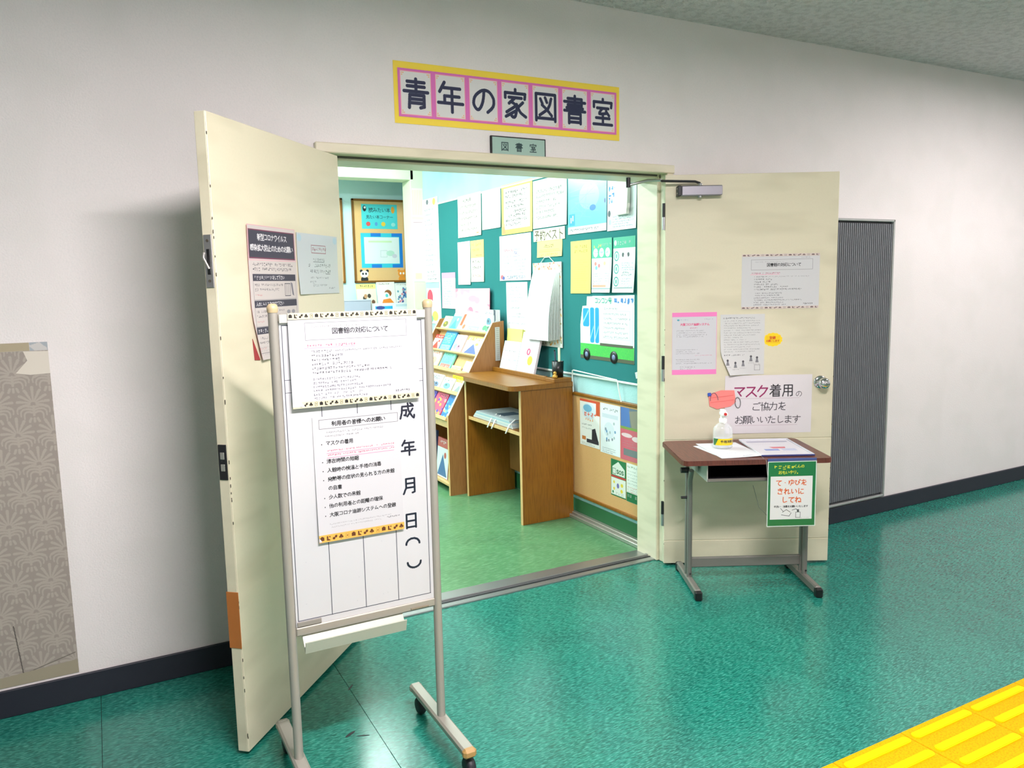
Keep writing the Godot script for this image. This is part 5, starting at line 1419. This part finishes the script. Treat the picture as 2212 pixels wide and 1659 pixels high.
	lines_of(3, 10, 88, 4, 76, 3.4, c8(108, 112, 119))
	post("poster", "pale blue map flyer in the middle of cork board", "poster", R, [-0.662, 0.475, -0.463, 0.774], "matte", k)
	sheet(0.2, 0.3, 1400, c8(214, 98, 118)); rc(0, 0, 100, 40, c8(110, 120, 140)); po([0, 0, 40, 0, 46, 40, 0, 40], c8(86, 122, 190)); po([40, 6, 100, 0, 100, 36, 54, 40], c8(150, 140, 126)); rc(0, 36, 100, 5, c8(130, 160, 80)); el(30, 52, 26, 4, c8(236, 206, 212)); el(74, 56, 20, 5, c8(240, 214, 220)); lines_of(3, 10, 62, 4.4, 76, 4, c8(172, 144, 148)); rc(14, 78, 66, 13, c8(120, 124, 130)); lines_of(2, 12, 93, 3, 70, 3, c8(169, 136, 144))
	post("poster", "pink flyer with a waterfall photograph on cork board", "poster", R, [-0.458, 0.472, -0.256, 0.775], "gloss", k)
	sheet(0.15, 0.215, 1700, c8(30, 118, 70)); po([10, 20, 50, 4, 92, 22, 92, 42, 10, 42], c8(226, 232, 222)); fr(12, 24, 22, 16, 2.0, c8(30, 100, 60)); tx("SOS", 38, 26, 16, c8(30, 100, 60), 0.11, 1.02); rc(2, 44, 96, 5, c8(206, 60, 60)); rc(2, 50, 96, 47, c8(236, 236, 228)); el(48, 70, 8, 7, c8(120, 110, 180)); el(22, 62, 6, 4, c8(240, 210, 60)); el(74, 66, 8, 5, c8(240, 210, 60)); el(22, 80, 6, 4, c8(240, 210, 60)); el(72, 82, 8, 5, c8(240, 210, 60)); el(14, 90, 5, 4, c8(40, 130, 80)); lines_of(2, 34, 88, 4, 56, 5, c8(110, 116, 110))
	post("poster", "green and white emergency flyer low on cork board", "poster", R, [-0.555, 0.237, -0.407, 0.455], "matte", k)
	sheet(0.14, 0.225, 1600, c8(234, 238, 232)); ps(6, 6, 80, 8, c8(80, 120, 90)); lines_of(5, 8, 18, 8, 80, 6, c8(129, 141, 136)); lines_of(3, 8, 60, 6, 80, 6, c8(214, 110, 100)); rc(0, 76, 100, 24, c8(30, 116, 70)); ps(6, 80, 84, 16, c8(158, 169, 159))
	post("poster", "white flyer with dark green foot, lowest right on cork board", "poster", R, [-0.402, 0.233, -0.258, 0.458], "matte", k)

# a book or magazine with a drawn cover
func cover(w: float, h: float, base: Color, a: Color, b: Color, style: int) -> void:
	sheet(w, h, 900, base)
	var ink := c8(60, 56, 66)
	match style:
		0: ps(10, 8, 78, 14, a); el(50, 60, 30, 22, b); el(42, 54, 9, 7, a); ps(14, 90, 60, 6, ink)
		1: rc(0, 0, 100, 24, a); ps(8, 6, 80, 13, base); po([10, 96, 50, 40, 92, 96], b); el(70, 42, 10, 8, a)
		2: lines_of(5, 10, 10, 11, 80, 8, a); rc(10, 70, 80, 22, b); ps(16, 76, 60, 9, base)
		3:
			for q in 26: el(rng.randf() * 100, 25 + rng.randf() * 70, rng.randf_range(4, 11), rng.randf_range(3, 8), [a, b, base.lightened(0.3), c8(240, 210, 90)][q % 4])
			ps(8, 6, 84, 15, ink)
		4: rc(12, 12, 30, 60, a); lines_of(4, 48, 14, 12, 44, 9, ink); el(70, 76, 16, 12, b)
		6:
			for q in 34: el(rng.randf() * 100, rng.randf() * 100, rng.randf_range(5, 14), rng.randf_range(4, 10), [a, b, base.lightened(0.25), c8(250, 226, 226)][q % 4])
			ps(6, 88, 70, 3.2, c8(150, 110, 120))
		5: lines_of(3, 8, 8, 9, 80, 9, ink); el(30, 66, 18, 16, a); el(62, 70, 22, 18, b); el(62, 64, 6, 5, ink)

func book(label: String, frame: Transform3D, b: Array, base: Color, a: Color, bb: Color, style: int, group: String, o := {}) -> void:
	cover(b[2] - b[0], b[3] - b[1], base, a, bb, style)
	if not o.has("th"): o.th = 0.01
	o.group = group
	post(o.get("called", "book"), label, "book", frame, b, "gloss", o)

func rack_and_desk() -> void:
	# ---- magazine rack along the wall
	var t := thing("magazine_rack", "tall wooden magazine rack with slanted tiers beside the reading desk", "magazine rack", Transform3D(Basis(), Vector3(1.9, 0, -2.31)))
	var o := Vector3(-1.9, 0, 2.31)
	var outline := PackedVector2Array([Vector2(1.682, 0.0), Vector2(1.682, 0.575), Vector2(2.045, 1.21), Vector2(2.135, 1.222), Vector2(2.135, 0.0)])
	for z in [-1.84, -2.80]:
		var st := begin()
		prism(st, outline, z, z + 0.02, Transform3D(Basis(), o))
		var sp := obj("side_panel", st, M.wood_brown, t)
		st = begin()
		var e0 := Vector3(1.6815, 0.575, z + 0.01) + o; var e1 := Vector3(2.0445, 1.21, z + 0.01) + o
		var d := (e1 - e0).normalized()
		var n := d.cross(Vector3(0, 0, 1)).normalized()
		box(st, Vector3.ZERO, Vector3((e1 - e0).length(), 0.003, 0.021), 0.0008, Transform3D(Basis(d, Vector3(0, 0, 1).cross(d), Vector3(0, 0, 1)), (e0 + e1) / 2))
		obj("edge_band", st, mat(c8(226, 206, 176), 0.5), sp)
		part("edge_band", sp, M.wood_light, Vector3(1.681, 0.2875, z + 0.01) + o, Vector3(0.003, 0.575, 0.021), 0.0008)
	# slanted back and ledges, in the rack's own slope
	var inv := t.transform.affine_inverse()
	var sl := inv * F_RACK
	var add := func(called: String, m: Material, c: Vector3, s: Vector3, bv := 0.002) -> void:
		var st := begin()
		box(st, c, s, bv, sl)
		obj(called, st, m, t)
	add.call("slanted_back", M.wood_light, Vector3(-2.32, 0.37, -0.055), Vector3(0.94, 0.74, 0.012))
	for y in [0.655, 0.475, 0.325, 0.165, -0.03]:
		add.call("ledge", M.wood_light, Vector3(-2.32, y - 0.006, -0.025), Vector3(0.94, 0.012, 0.05))
		var lh := 0.014 if y > 0.4 else 0.026
		add.call("ledge_lip", M.wood_light, Vector3(-2.32, y - 0.012 + lh / 2, 0.0), Vector3(0.94, lh, 0.008))
	part("shelf", t, M.wood_light, Vector3(1.9, 0.51, -2.32) + o, Vector3(0.42, 0.018, 0.94), 0.002)
	part("fascia", t, M.wood_light, Vector3(1.692, 0.515, -2.32) + o, Vector3(0.016, 0.06, 0.94), 0.002)
	part("bottom_shelf", t, M.wood_light, Vector3(1.91, 0.06, -2.32) + o, Vector3(0.42, 0.02, 0.94), 0.002)
	part("back_panel", t, M.wood_brown, Vector3(2.128, 0.6, -2.32) + o, Vector3(0.012, 1.2, 0.94), 0.002)
	part("top_shelf", t, M.wood_light, Vector3(2.09, 1.14, -2.32) + o, Vector3(0.08, 0.014, 0.94), 0.002)
	sheet(0.03, 0.26, 700, c8(190, 190, 190)); for q in 16: rc(20, 4 + q * 6, 60, 1.6, c8(150, 150, 152))
	post("label_strip", "grey strip hanging on the rack side", "", Transform3D(), [2.062 - 1.9, 0.94, 2.098 - 1.9, 1.18], "matte", {"parent": t, "off": -1.82 + 2.31 + 0.002, "th": 0.004})
	# books on the tiers: z from, z to, height
	var tier := [0.655, 0.475, 0.325, 0.165, -0.03]
	var gr := "books on the slanted rack"
	var items := [
		[0, -2.78, -2.63, 0.12, c8(250, 240, 190), c8(240, 210, 70), c8(120, 130, 80), 0, "cream book with a yellow figure on the rack's top tier"],
		[0, -2.62, -2.46, 0.165, c8(120, 210, 236), c8(236, 246, 250), c8(60, 160, 220), 1, "sky blue book on the top tier of rack"],
		[0, -2.45, -2.30, 0.165, c8(240, 236, 234), c8(226, 100, 70), c8(226, 120, 90), 4, "white magazine with a red bar on rack's top tier"],
		[0, -2.29, -2.05, 0.165, c8(236, 240, 242), c8(130, 150, 170), c8(160, 170, 180), 2, "white magazine with grey lines on rack's top tier"],
		[0, -2.04, -1.865, 0.13, c8(232, 240, 238), c8(80, 170, 130), c8(90, 180, 140), 5, "white magazine with green blots on rack's top tier"],
		[1, -2.78, -2.62, 0.13, c8(236, 232, 228), c8(226, 60, 60), c8(226, 80, 70), 1, "book with a red triangle on the second tier"],
		[1, -2.61, -2.40, 0.172, c8(40, 160, 226), c8(190, 230, 250), c8(150, 214, 246), 2, "vivid blue booklet on the second tier"],
		[1, -2.38, -2.20, 0.15, c8(244, 226, 240), c8(150, 200, 226), c8(236, 150, 200), 5, "pink and white booklet on the second tier"],
		[1, -2.17, -1.90, 0.15, c8(240, 240, 238), c8(246, 226, 110), c8(80, 110, 190), 1, "booklet with a yellow head on the second tier"],
		[2, -2.72, -2.50, 0.15, c8(246, 240, 232), c8(240, 130, 90), c8(246, 200, 150), 0, "white booklet with orange print on the third tier"],
		[2, -2.46, -2.24, 0.16, c8(130, 220, 204), c8(70, 160, 150), c8(226, 120, 110), 2, "turquoise booklet on the third tier"],
		[2, -2.02, -1.86, 0.1, c8(240, 240, 242), c8(170, 176, 200), c8(200, 206, 220), 2, "small white card on the third tier"],
		[2, -2.22, -2.06, 0.05, c8(244, 236, 180), c8(240, 200, 80), c8(226, 150, 90), 2, "low yellow card on the third tier"],
		[3, -2.70, -2.50, 0.12, c8(240, 238, 236), c8(226, 130, 120), c8(130, 150, 190), 0, "small white book behind the stand's post on the fourth tier"],
		[4, -2.68, -2.48, 0.17, c8(120, 180, 120), c8(246, 226, 130), c8(226, 110, 90), 3, "green illustrated book farthest on the lowest tier"],
		[3, -2.48, -2.27, 0.12, c8(236, 238, 238), c8(90, 110, 130), c8(120, 140, 170), 5, "small white book farthest in the fourth tier"],
		[3, -2.25, -2.05, 0.11, c8(240, 240, 238), c8(90, 130, 110), c8(130, 170, 200), 0, "small white book in the middle of fourth tier"],
		[3, -2.03, -1.86, 0.12, c8(240, 236, 200), c8(246, 216, 60), c8(150, 160, 160), 1, "small book with a yellow head on fourth tier"],
		[4, -2.46, -2.26, 0.18, c8(110, 90, 200), c8(226, 130, 200), c8(90, 150, 230), 3, "violet illustrated book on the lowest tier"],
		[4, -2.24, -2.04, 0.18, c8(230, 90, 120), c8(240, 190, 80), c8(90, 80, 180), 3, "red illustrated book on the lowest tier"],
		[4, -2.02, -1.86, 0.19, c8(50, 120, 210), c8(130, 200, 240), c8(240, 240, 240), 3, "blue illustrated book on the lowest tier"],
	]
	for q in items:
		book(q[8], F_RACK, [q[1], tier[q[0]] + 0.001, q[2], tier[q[0]] + 0.001 + q[3]], q[4], q[5], q[6], q[7], gr, {"off": -0.04, "th": 0.012})
	# big pink sheet and magazines standing at the top
	book("large pale pink picture sheet standing behind the magazines on top of rack", Transform3D(Basis(Vector3(0, 0, 1), UP, Vector3(-1, 0, 0)), Vector3(2.148, 0, 0)), [-2.68, 1.15, -2.06, 1.455], c8(240, 180, 194), c8(234, 160, 178), c8(226, 130, 156), 6, "", {"off": 0.0, "th": 0.004, "lean": -0.03, "called": "picture_sheet"})
	for i in 5:
		book("thin magazine upright at rack's near top corner, number %s from the wall" % ["one", "two", "three", "four", "five"][i], Transform3D(Basis(Vector3(0, 0, 1), UP, Vector3(-1, 0, 0)), Vector3(2.122 - i * 0.0095, 0, 0)), [-2.02 + i * 0.004, 1.148, -1.85 - i * 0.006, 1.3], c8(236, 238, 240), c8(90, 100, 120), c8(120, 160, 180), [4, 2, 5, 1, 0][i], "magazines standing on the rack top", {"off": 0.0, "th": 0.008, "called": "magazine"})
	# bottom shelf
	var F_LOW := Transform3D(Basis(Vector3(0, 0, 1), UP, Vector3(-1, 0, 0)), Vector3(1.76, 0, 0))
	book("white picture book with a red band facing out on rack's bottom shelf", F_LOW, [-2.2, 0.071, -1.99, 0.36], c8(230, 232, 230), c8(200, 70, 60), c8(70, 100, 160), 1, "books on the bottom shelf", {"off": 0.0, "lean": -0.1, "th": 0.015})
	book("green and orange picture book facing out on rack's bottom shelf", F_LOW, [-1.97, 0.071, -1.85, 0.34], c8(206, 190, 130), c8(80, 140, 80), c8(206, 120, 60), 3, "books on the bottom shelf", {"off": 0.004, "lean": -0.1, "th": 0.015})
	book("dark blue picture book behind others on rack's bottom shelf", F_LOW, [-2.42, 0.071, -2.22, 0.4], c8(60, 70, 110), c8(200, 206, 220), c8(140, 120, 180), 0, "books on the bottom shelf", {"off": 0.0, "lean": -0.08, "th": 0.02})

	# ---- reading desk
	var k := thing("reading_desk", "light brown wooden reading desk with an open shelf along the notice board wall", "desk", Transform3D(Basis(), Vector3(1.94, 0, -1.35)))
	var p := Vector3(-1.94, 0, 1.35)
	var flat := Transform3D(Basis(Vector3.RIGHT, -PI / 2), p)      # outline x, -z -> height
	var st := begin()
	prism(st, rounded(1.715, 0.94, 2.155, 1.80, [0.05, 0.0, 0.0, 0.02], 6), 0.842, 0.868, flat)
	prism(st, rounded(1.72, 0.945, 2.155, 1.80, [0.048, 0.0, 0.0, 0.02], 6), 0.866, 0.872, flat)
	obj("desk_top", st, M.wood, k)
	for z in [-0.965, -1.755]:
		var sp := part("side_panel", k, M.wood, Vector3(1.975, 0.421, z) + p, Vector3(0.37, 0.842, 0.024), 0.002)
		part("edge_band", sp, M.wood_light, Vector3(1.789, 0.421, z) + p, Vector3(0.003, 0.842, 0.025), 0.0008)
	part("back_panel", k, M.wood_brown, Vector3(2.13, 0.5, -1.36) + p, Vector3(0.016, 0.68, 0.77), 0.002)
	var sh := part("shelf", k, M.wood, Vector3(1.97, 0.565, -1.36) + p, Vector3(0.33, 0.022, 0.77), 0.002)
	part("edge_band", sh, M.wood_light, Vector3(1.804, 0.565, -1.36) + p, Vector3(0.003, 0.023, 0.77), 0.0008)
	part("book_stop", k, M.wood, Vector3(2.035, 0.886, -1.43) + p, Vector3(0.02, 0.03, 0.74), 0.003)
	part("raised_end", k, M.wood, Vector3(2.085, 0.884, -1.0) + p, Vector3(0.13, 0.026, 0.11), 0.003)
	sheet(0.13, 0.025, 1500, c8(250, 220, 40)); ps(8, 24, 84, 11, c8(110, 96, 40))
	post("sticker", "yellow sticker on the desk edge", "", Transform3D(Basis(Vector3(0, 0, 1), UP, Vector3(-1, 0, 0)), Vector3(1.7145, 0, 0) + p), [-1.79, 0.8435, -1.62, 0.8675], "matte", {"parent": k, "off": 0.0002})
	# newspapers on the shelf, tied with white tape
	var low := Transform3D(Basis(Vector3.RIGHT, -PI / 2), Vector3(1.96, 0.576, -1.4))
	for i in 5:
		sheet(0.28, 0.5, 500, [c8(214, 216, 212), c8(196, 206, 214), c8(220, 220, 216), c8(170, 196, 210), c8(200, 208, 214)][i])
		lines_of(9, 6, 6, 10, 84, 4, c8(110, 116, 124)); rc(20, 40, 50, 24, [c8(120, 140, 160), c8(80, 120, 150), c8(150, 150, 150), c8(70, 130, 160), c8(90, 110, 130)][i])
		post("newspaper", ["lowest newspaper of the pile on the reading desk shelf", "second newspaper from below in the desk shelf pile", "middle newspaper of the pile in the desk shelf", "second newspaper from top in the desk shelf pile", "topmost bluish newspaper of the pile in the desk shelf"][i], "newspaper", low, [-0.14, -0.28 + i * 0.012, 0.15 - i * 0.006, 0.3 - i * 0.012], "matte", {"off": i * 0.0095 + 0.0005, "th": 0.009, "group": "newspapers on the desk shelf"})
	for q in [[-1.42], [-1.36], [-1.16]]:
		var tp := rod("paper_tie", self, M.plastic_white, [Vector3(1.86, 0.628, q[0]), Vector3(1.815, 0.6, q[0] + 0.005), Vector3(1.797, 0.575, q[0] + 0.012), Vector3(1.794, 0.545, q[0] - 0.01)], 0.0045, 6)
		tag(tp, {-1.42: "white tape end hanging farthest over the desk shelf edge", -1.36: "white tape end hanging at the middle of desk shelf", -1.16: "white tape end hanging nearest to the door"}[q[0]], "tape", "tape ends of the newspaper pile")
	# pamphlets and pen cup on the desk
	var F_PAM := Transform3D(Basis(Vector3(0, 0, 1), UP, Vector3(-1, 0, 0)), Vector3(2.105, 0, 0))
	sheet(0.2, 0.22, 1200, c8(240, 242, 242)); ps(14, 30, 60, 8, c8(80, 90, 100)); ps(14, 46, 66, 6, c8(200, 130, 110)); ps(10, 60, 80, 7, c8(110, 170, 210)); rc(0, 0, 100, 14, c8(206, 226, 232))
	post("pamphlet", "white and blue pamphlet leaning on reading desk, farther one", "pamphlet", F_PAM, [-1.76, 0.873, -1.52, 1.085], "matte", {"off": 0.0, "lean": -0.25, "th": 0.02, "group": "pamphlets on the reading desk"})
	sheet(0.24, 0.3, 1200, c8(246, 232, 240)); el(50, 46, 10, 8, c8(226, 60, 110)); el(50, 46, 4, 5, c8(246, 232, 240)); el(66, 66, 14, 11, c8(244, 226, 70)); ps(16, 90, 50, 4, c8(200, 170, 190)); ps(10, 6, 40, 6, c8(226, 180, 206))
	post("pamphlet", "pink pamphlet with a red flower leaning on reading desk, nearer one", "pamphlet", F_PAM, [-1.5, 0.873, -1.26, 1.16], "matte", {"off": 0.003, "lean": -0.25, "th": 0.016, "group": "pamphlets on the reading desk"})
	sheet(0.2, 0.16, 900, c8(236, 232, 130)); ps(14, 50, 60, 9, c8(140, 150, 80))
	post("pamphlet", "yellow leaflet bundle behind the white and blue pamphlet", "pamphlet", F_PAM, [-1.79, 0.95, -1.57, 1.17], "matte", {"off": -0.045, "lean": -0.1, "th": 0.01, "group": "pamphlets on the reading desk"})
	var cup := thing("pen_cup", "black pen cup on the near end of reading desk", "pen cup", Transform3D(Basis(), Vector3(2.095, 0.8975, -1.02)))
	st = begin()
	lathe(st, [[0.001, 0.0], [0.034, 0.0], [0.038, 0.1], [0.034, 0.1], [0.031, 0.006], [0.001, 0.006]], Transform3D(), 20)
	obj("cup", st, M.black, cup)
	rod("pen", cup, M.dark, [Vector3(0.0, 0.01, -0.012), Vector3(-0.01, 0.17, -0.022)], 0.005, 8)
	rod("pen", cup, mat(c8(60, 70, 90), 0.4), [Vector3(-0.01, 0.01, -0.01), Vector3(-0.016, 0.16, -0.005)], 0.005, 8)
	part("ruler", cup, mat(c8(216, 222, 186), 0.5), Vector3(0.0, 0.1, 0.018), Vector3(0.006, 0.17, 0.022), 0.001)
	var fg := thing("figurine", "tiny golden figurine beside the pen cup", "figurine", Transform3D(Basis(), Vector3(2.045, 0.8975, -0.972)))
	st = begin()
	lathe(st, [[0.001, 0.0], [0.014, 0.0], [0.017, 0.008], [0.015, 0.018], [0.008, 0.023], [0.011, 0.03], [0.01, 0.038], [0.001, 0.043]], Transform3D(), 16)
	obj("figure", st, mat(c8(190, 140, 56), 0.4, 0.4), fg)

func room_back() -> void:
	# cork boards on the back wall
	var B := Transform3D(Basis(), Vector3(0, 0, -4.2))
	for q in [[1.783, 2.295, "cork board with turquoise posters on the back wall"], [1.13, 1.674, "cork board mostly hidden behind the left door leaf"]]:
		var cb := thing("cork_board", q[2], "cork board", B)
		part("cork", cb, M.cork_lit, Vector3((q[0] + q[1]) / 2, 1.92, 0.008), Vector3(q[1] - q[0], 0.76, 0.014), 0.001)
		for y in [1.532, 2.303]: part("frame_rail", cb, M.wood, Vector3((q[0] + q[1]) / 2, y, 0.013), Vector3(q[1] - q[0] + 0.02, 0.02, 0.024), 0.003)
		for x in [q[0], q[1]]: part("frame_side", cb, M.wood, Vector3(x, 1.918, 0.013), Vector3(0.02, 0.79, 0.024), 0.003)
	var o := {"off": 0.016, "bow": 0.001}
	sheet(0.36, 0.225, 1200, c8(80, 214, 220)); var ink := c8(50, 70, 80)
	tx("読みたい本", 20, 14, 12, c8(40, 90, 100), 0.05, 1.02); tx("見たい本コーナー", 12, 44, 9.5, c8(40, 90, 100), 0.05, 1.0)
	el(9, 18, 5, 12, c8(30, 36, 40)); el(10, 14, 3, 5, c8(240, 240, 240)); el(88, 22, 5, 14, c8(244, 170, 60)); el(18, 80, 6, 9, c8(236, 90, 90)); el(40, 80, 4, 8, c8(90, 160, 220)); el(60, 80, 6, 9, c8(246, 206, 70)); el(88, 82, 6, 8, c8(160, 230, 226))
	post("poster", "turquoise poster with small fruit drawings, upper on back cork board", "poster", B, [1.866, 2.034, 2.223, 2.266], "matte", o)
	sheet(0.415, 0.33, 900, c8(60, 206, 230)); for q in [[24, 0], [74, 0], [24, 90], [74, 90]]: rc(q[0], q[1], 24, 10, c8(24, 130, 224))
	rc(93, 0, 7, 100, c8(24, 130, 224)); rc(8, 12, 84, 76, c8(236, 244, 244)); rc(18, 22, 56, 5, c8(214, 240, 190)); fr(46, 50, 16, 20, 0.8, c8(190, 200, 210)); el(70, 58, 10, 8, c8(196, 232, 214)); el(80, 66, 6, 6, c8(216, 214, 226))
	post("poster", "white picture in a blue and turquoise block frame on back cork board", "poster", B, [1.848, 1.664, 2.266, 1.994], "matte", o)
	# animal cut-outs along its lower edge
	for q in [[1.87, 1.59, "panda", c8(238, 238, 238), c8(36, 36, 40), "panda cut-out at the foot of back cork board"], [2.25, 1.59, "fox", c8(240, 150, 50), c8(246, 240, 232), "orange fox cut-out at the foot of back cork board"]]:
		var a := thing("animal_cutout", q[5], "cut-out", B * Transform3D(Basis(), Vector3(q[0], q[1], 0.016)))
		var st := begin()
		prism(st, ring(0.04, 0.034, 0.0, 0.015), 0.0, 0.003)
		var hd := obj("head", st, mat(q[3], 0.7), a)
		for s in [-1, 1]:
			st = begin()
			prism(st, ring(0.014, 0.014, s * 0.03, 0.045), -0.001, 0.0025)
			obj("ear", st, mat(q[4] if q[2] == "panda" else q[3], 0.7), a)
			st = begin()
			prism(st, ring(0.009, 0.011, s * 0.015, 0.018), 0.003, 0.004)
			obj("eye_patch", st, mat(q[4], 0.7), hd)
		st = begin()
		prism(st, ring(0.036, 0.03, 0.0, -0.035), -0.001, 0.002)
		obj("body", st, mat(q[4] if q[2] == "panda" else q[3], 0.7), a)
	# papers on the column
	var C := Transform3D(Basis(), Vector3(0, 0, -3.4))
	sheet(0.12, 0.24, 700, c8(240, 234, 214)); for q in 6: rc(8 + q * 15, 6, 5, 86, c8(232, 210, 170))
	post("notice", "striped cream slip at the top of the column", "notice", C, [2.078, 2.08, 2.182, 2.33], "matte", {})
	sheet(0.12, 0.5, 600, c8(242, 240, 238)); rc(8, 4, 80, 1, c8(190, 150, 160)); lines_of(8, 14, 12, 10, 66, 9, c8(206, 206, 206)); rc(10, 86, 60, 10, c8(246, 236, 180))
	post("notice", "long white slip lower on the column", "notice", C, [2.076, 1.52, 2.182, 2.06], "matte", {})
	# low bookcase before the back wall with picture books on top
	var bc := thing("bookcase", "low lilac grey bookcase before the back wall, mostly behind the notice stand", "bookcase", Transform3D(Basis(), Vector3(1.85, 0, -3.95)))
	for x in [-0.75, 0.0, 0.75]: part("upright", bc, M.grey_panel, Vector3(x, 0.62, 0), Vector3(0.025, 1.24, 0.3), 0.002)
	for y in [0.05, 0.45, 0.85, 1.245]: part("shelf", bc, M.grey_panel, Vector3(0, y, 0), Vector3(1.52, 0.024, 0.3), 0.002)
	part("back_panel", bc, M.grey_panel, Vector3(0, 0.63, -0.145), Vector3(1.5, 1.2, 0.01), 0.002)
	var gb := thing("box", "lilac grey storage box at the left end of bookcase top", "box", Transform3D(Basis(), Vector3(1.64, 1.257, -3.86)))
	part("body", gb, M.grey_panel, Vector3(0, 0.05, 0), Vector3(0.33, 0.1, 0.09), 0.004)
	part("lid", gb, mat(c8(172, 174, 192), 0.5), Vector3(0, 0.105, 0), Vector3(0.336, 0.014, 0.096), 0.003)
	var T := Transform3D(Basis(), Vector3(0, 0, -3.95))
	var lean := {"off": 0.0, "lean": -0.18, "th": 0.012, "called": "picture_book"}
	var gr := "picture books on the bookcase top"
	sheet(0.2, 0.24, 900, c8(226, 214, 196)); rc(0, 0, 100, 18, c8(236, 226, 130)); ps(8, 4, 84, 10, c8(70, 60, 50))
	for q in 9: el(12 + rng.randf() * 76, 30 + rng.randf() * 60, 9, 8, [c8(110, 66, 44), c8(60, 44, 40), c8(190, 140, 100)][q % 3])
	post("picture_book", "brown animal picture book standing on the bookcase", "book", T, [1.712, 1.257, 1.9, 1.51], "gloss", {"off": 0.0, "lean": -0.18, "th": 0.012, "group": gr})
	sheet(0.19, 0.26, 900, c8(244, 240, 232)); ps(6, 4, 60, 8, c8(60, 60, 60)); el(60, 40, 20, 12, c8(150, 90, 50)); el(50, 50, 18, 14, c8(240, 236, 228)); po([10, 96, 30, 62, 70, 58, 96, 80, 90, 96], c8(240, 140, 50)); el(52, 48, 8, 6, c8(90, 200, 206))
	post("picture_book", "white picture book with an orange animal on the bookcase", "book", T, [1.91, 1.257, 2.085, 1.525], "gloss", {"off": 0.004, "lean": -0.18, "th": 0.012, "group": gr})
	sheet(0.16, 0.22, 900, c8(240, 238, 236)); ps(6, 3, 80, 7, c8(120, 110, 110))
	for q in 60: el(10 + rng.randf() * 80, 18 + rng.randf() * 70, 6, 5, [c8(90, 140, 190), c8(226, 130, 150), c8(120, 170, 190), c8(70, 90, 150)][q % 4])
	post("picture_book", "blue and pink blossom picture book on the bookcase", "book", T, [2.09, 1.29, 2.255, 1.51], "gloss", {"off": 0.002, "lean": -0.18, "th": 0.012, "group": gr})
	sheet(0.4, 0.06, 600, c8(236, 240, 242)); rc(8, 40, 40, 40, c8(40, 170, 220)); rc(56, 20, 30, 30, c8(200, 220, 230)); el(20, 60, 10, 24, c8(40, 60, 140))
	post("sign_strip", "white and blue strip leaning along the front of the bookcase top", "sign", Transform3D(Basis(), Vector3(0, 0, -3.85)), [1.82, 1.258, 2.24, 1.33], "gloss", {"off": 0.0, "lean": -0.1, "th": 0.004})

func ring(rx: float, ry: float, cx: float, cy: float) -> PackedVector2Array:
	var v := PackedVector2Array()
	for i in 18: v.append(Vector2(cx + rx * cos(TAU * i / 18), cy + ry * sin(TAU * i / 18)))
	return v
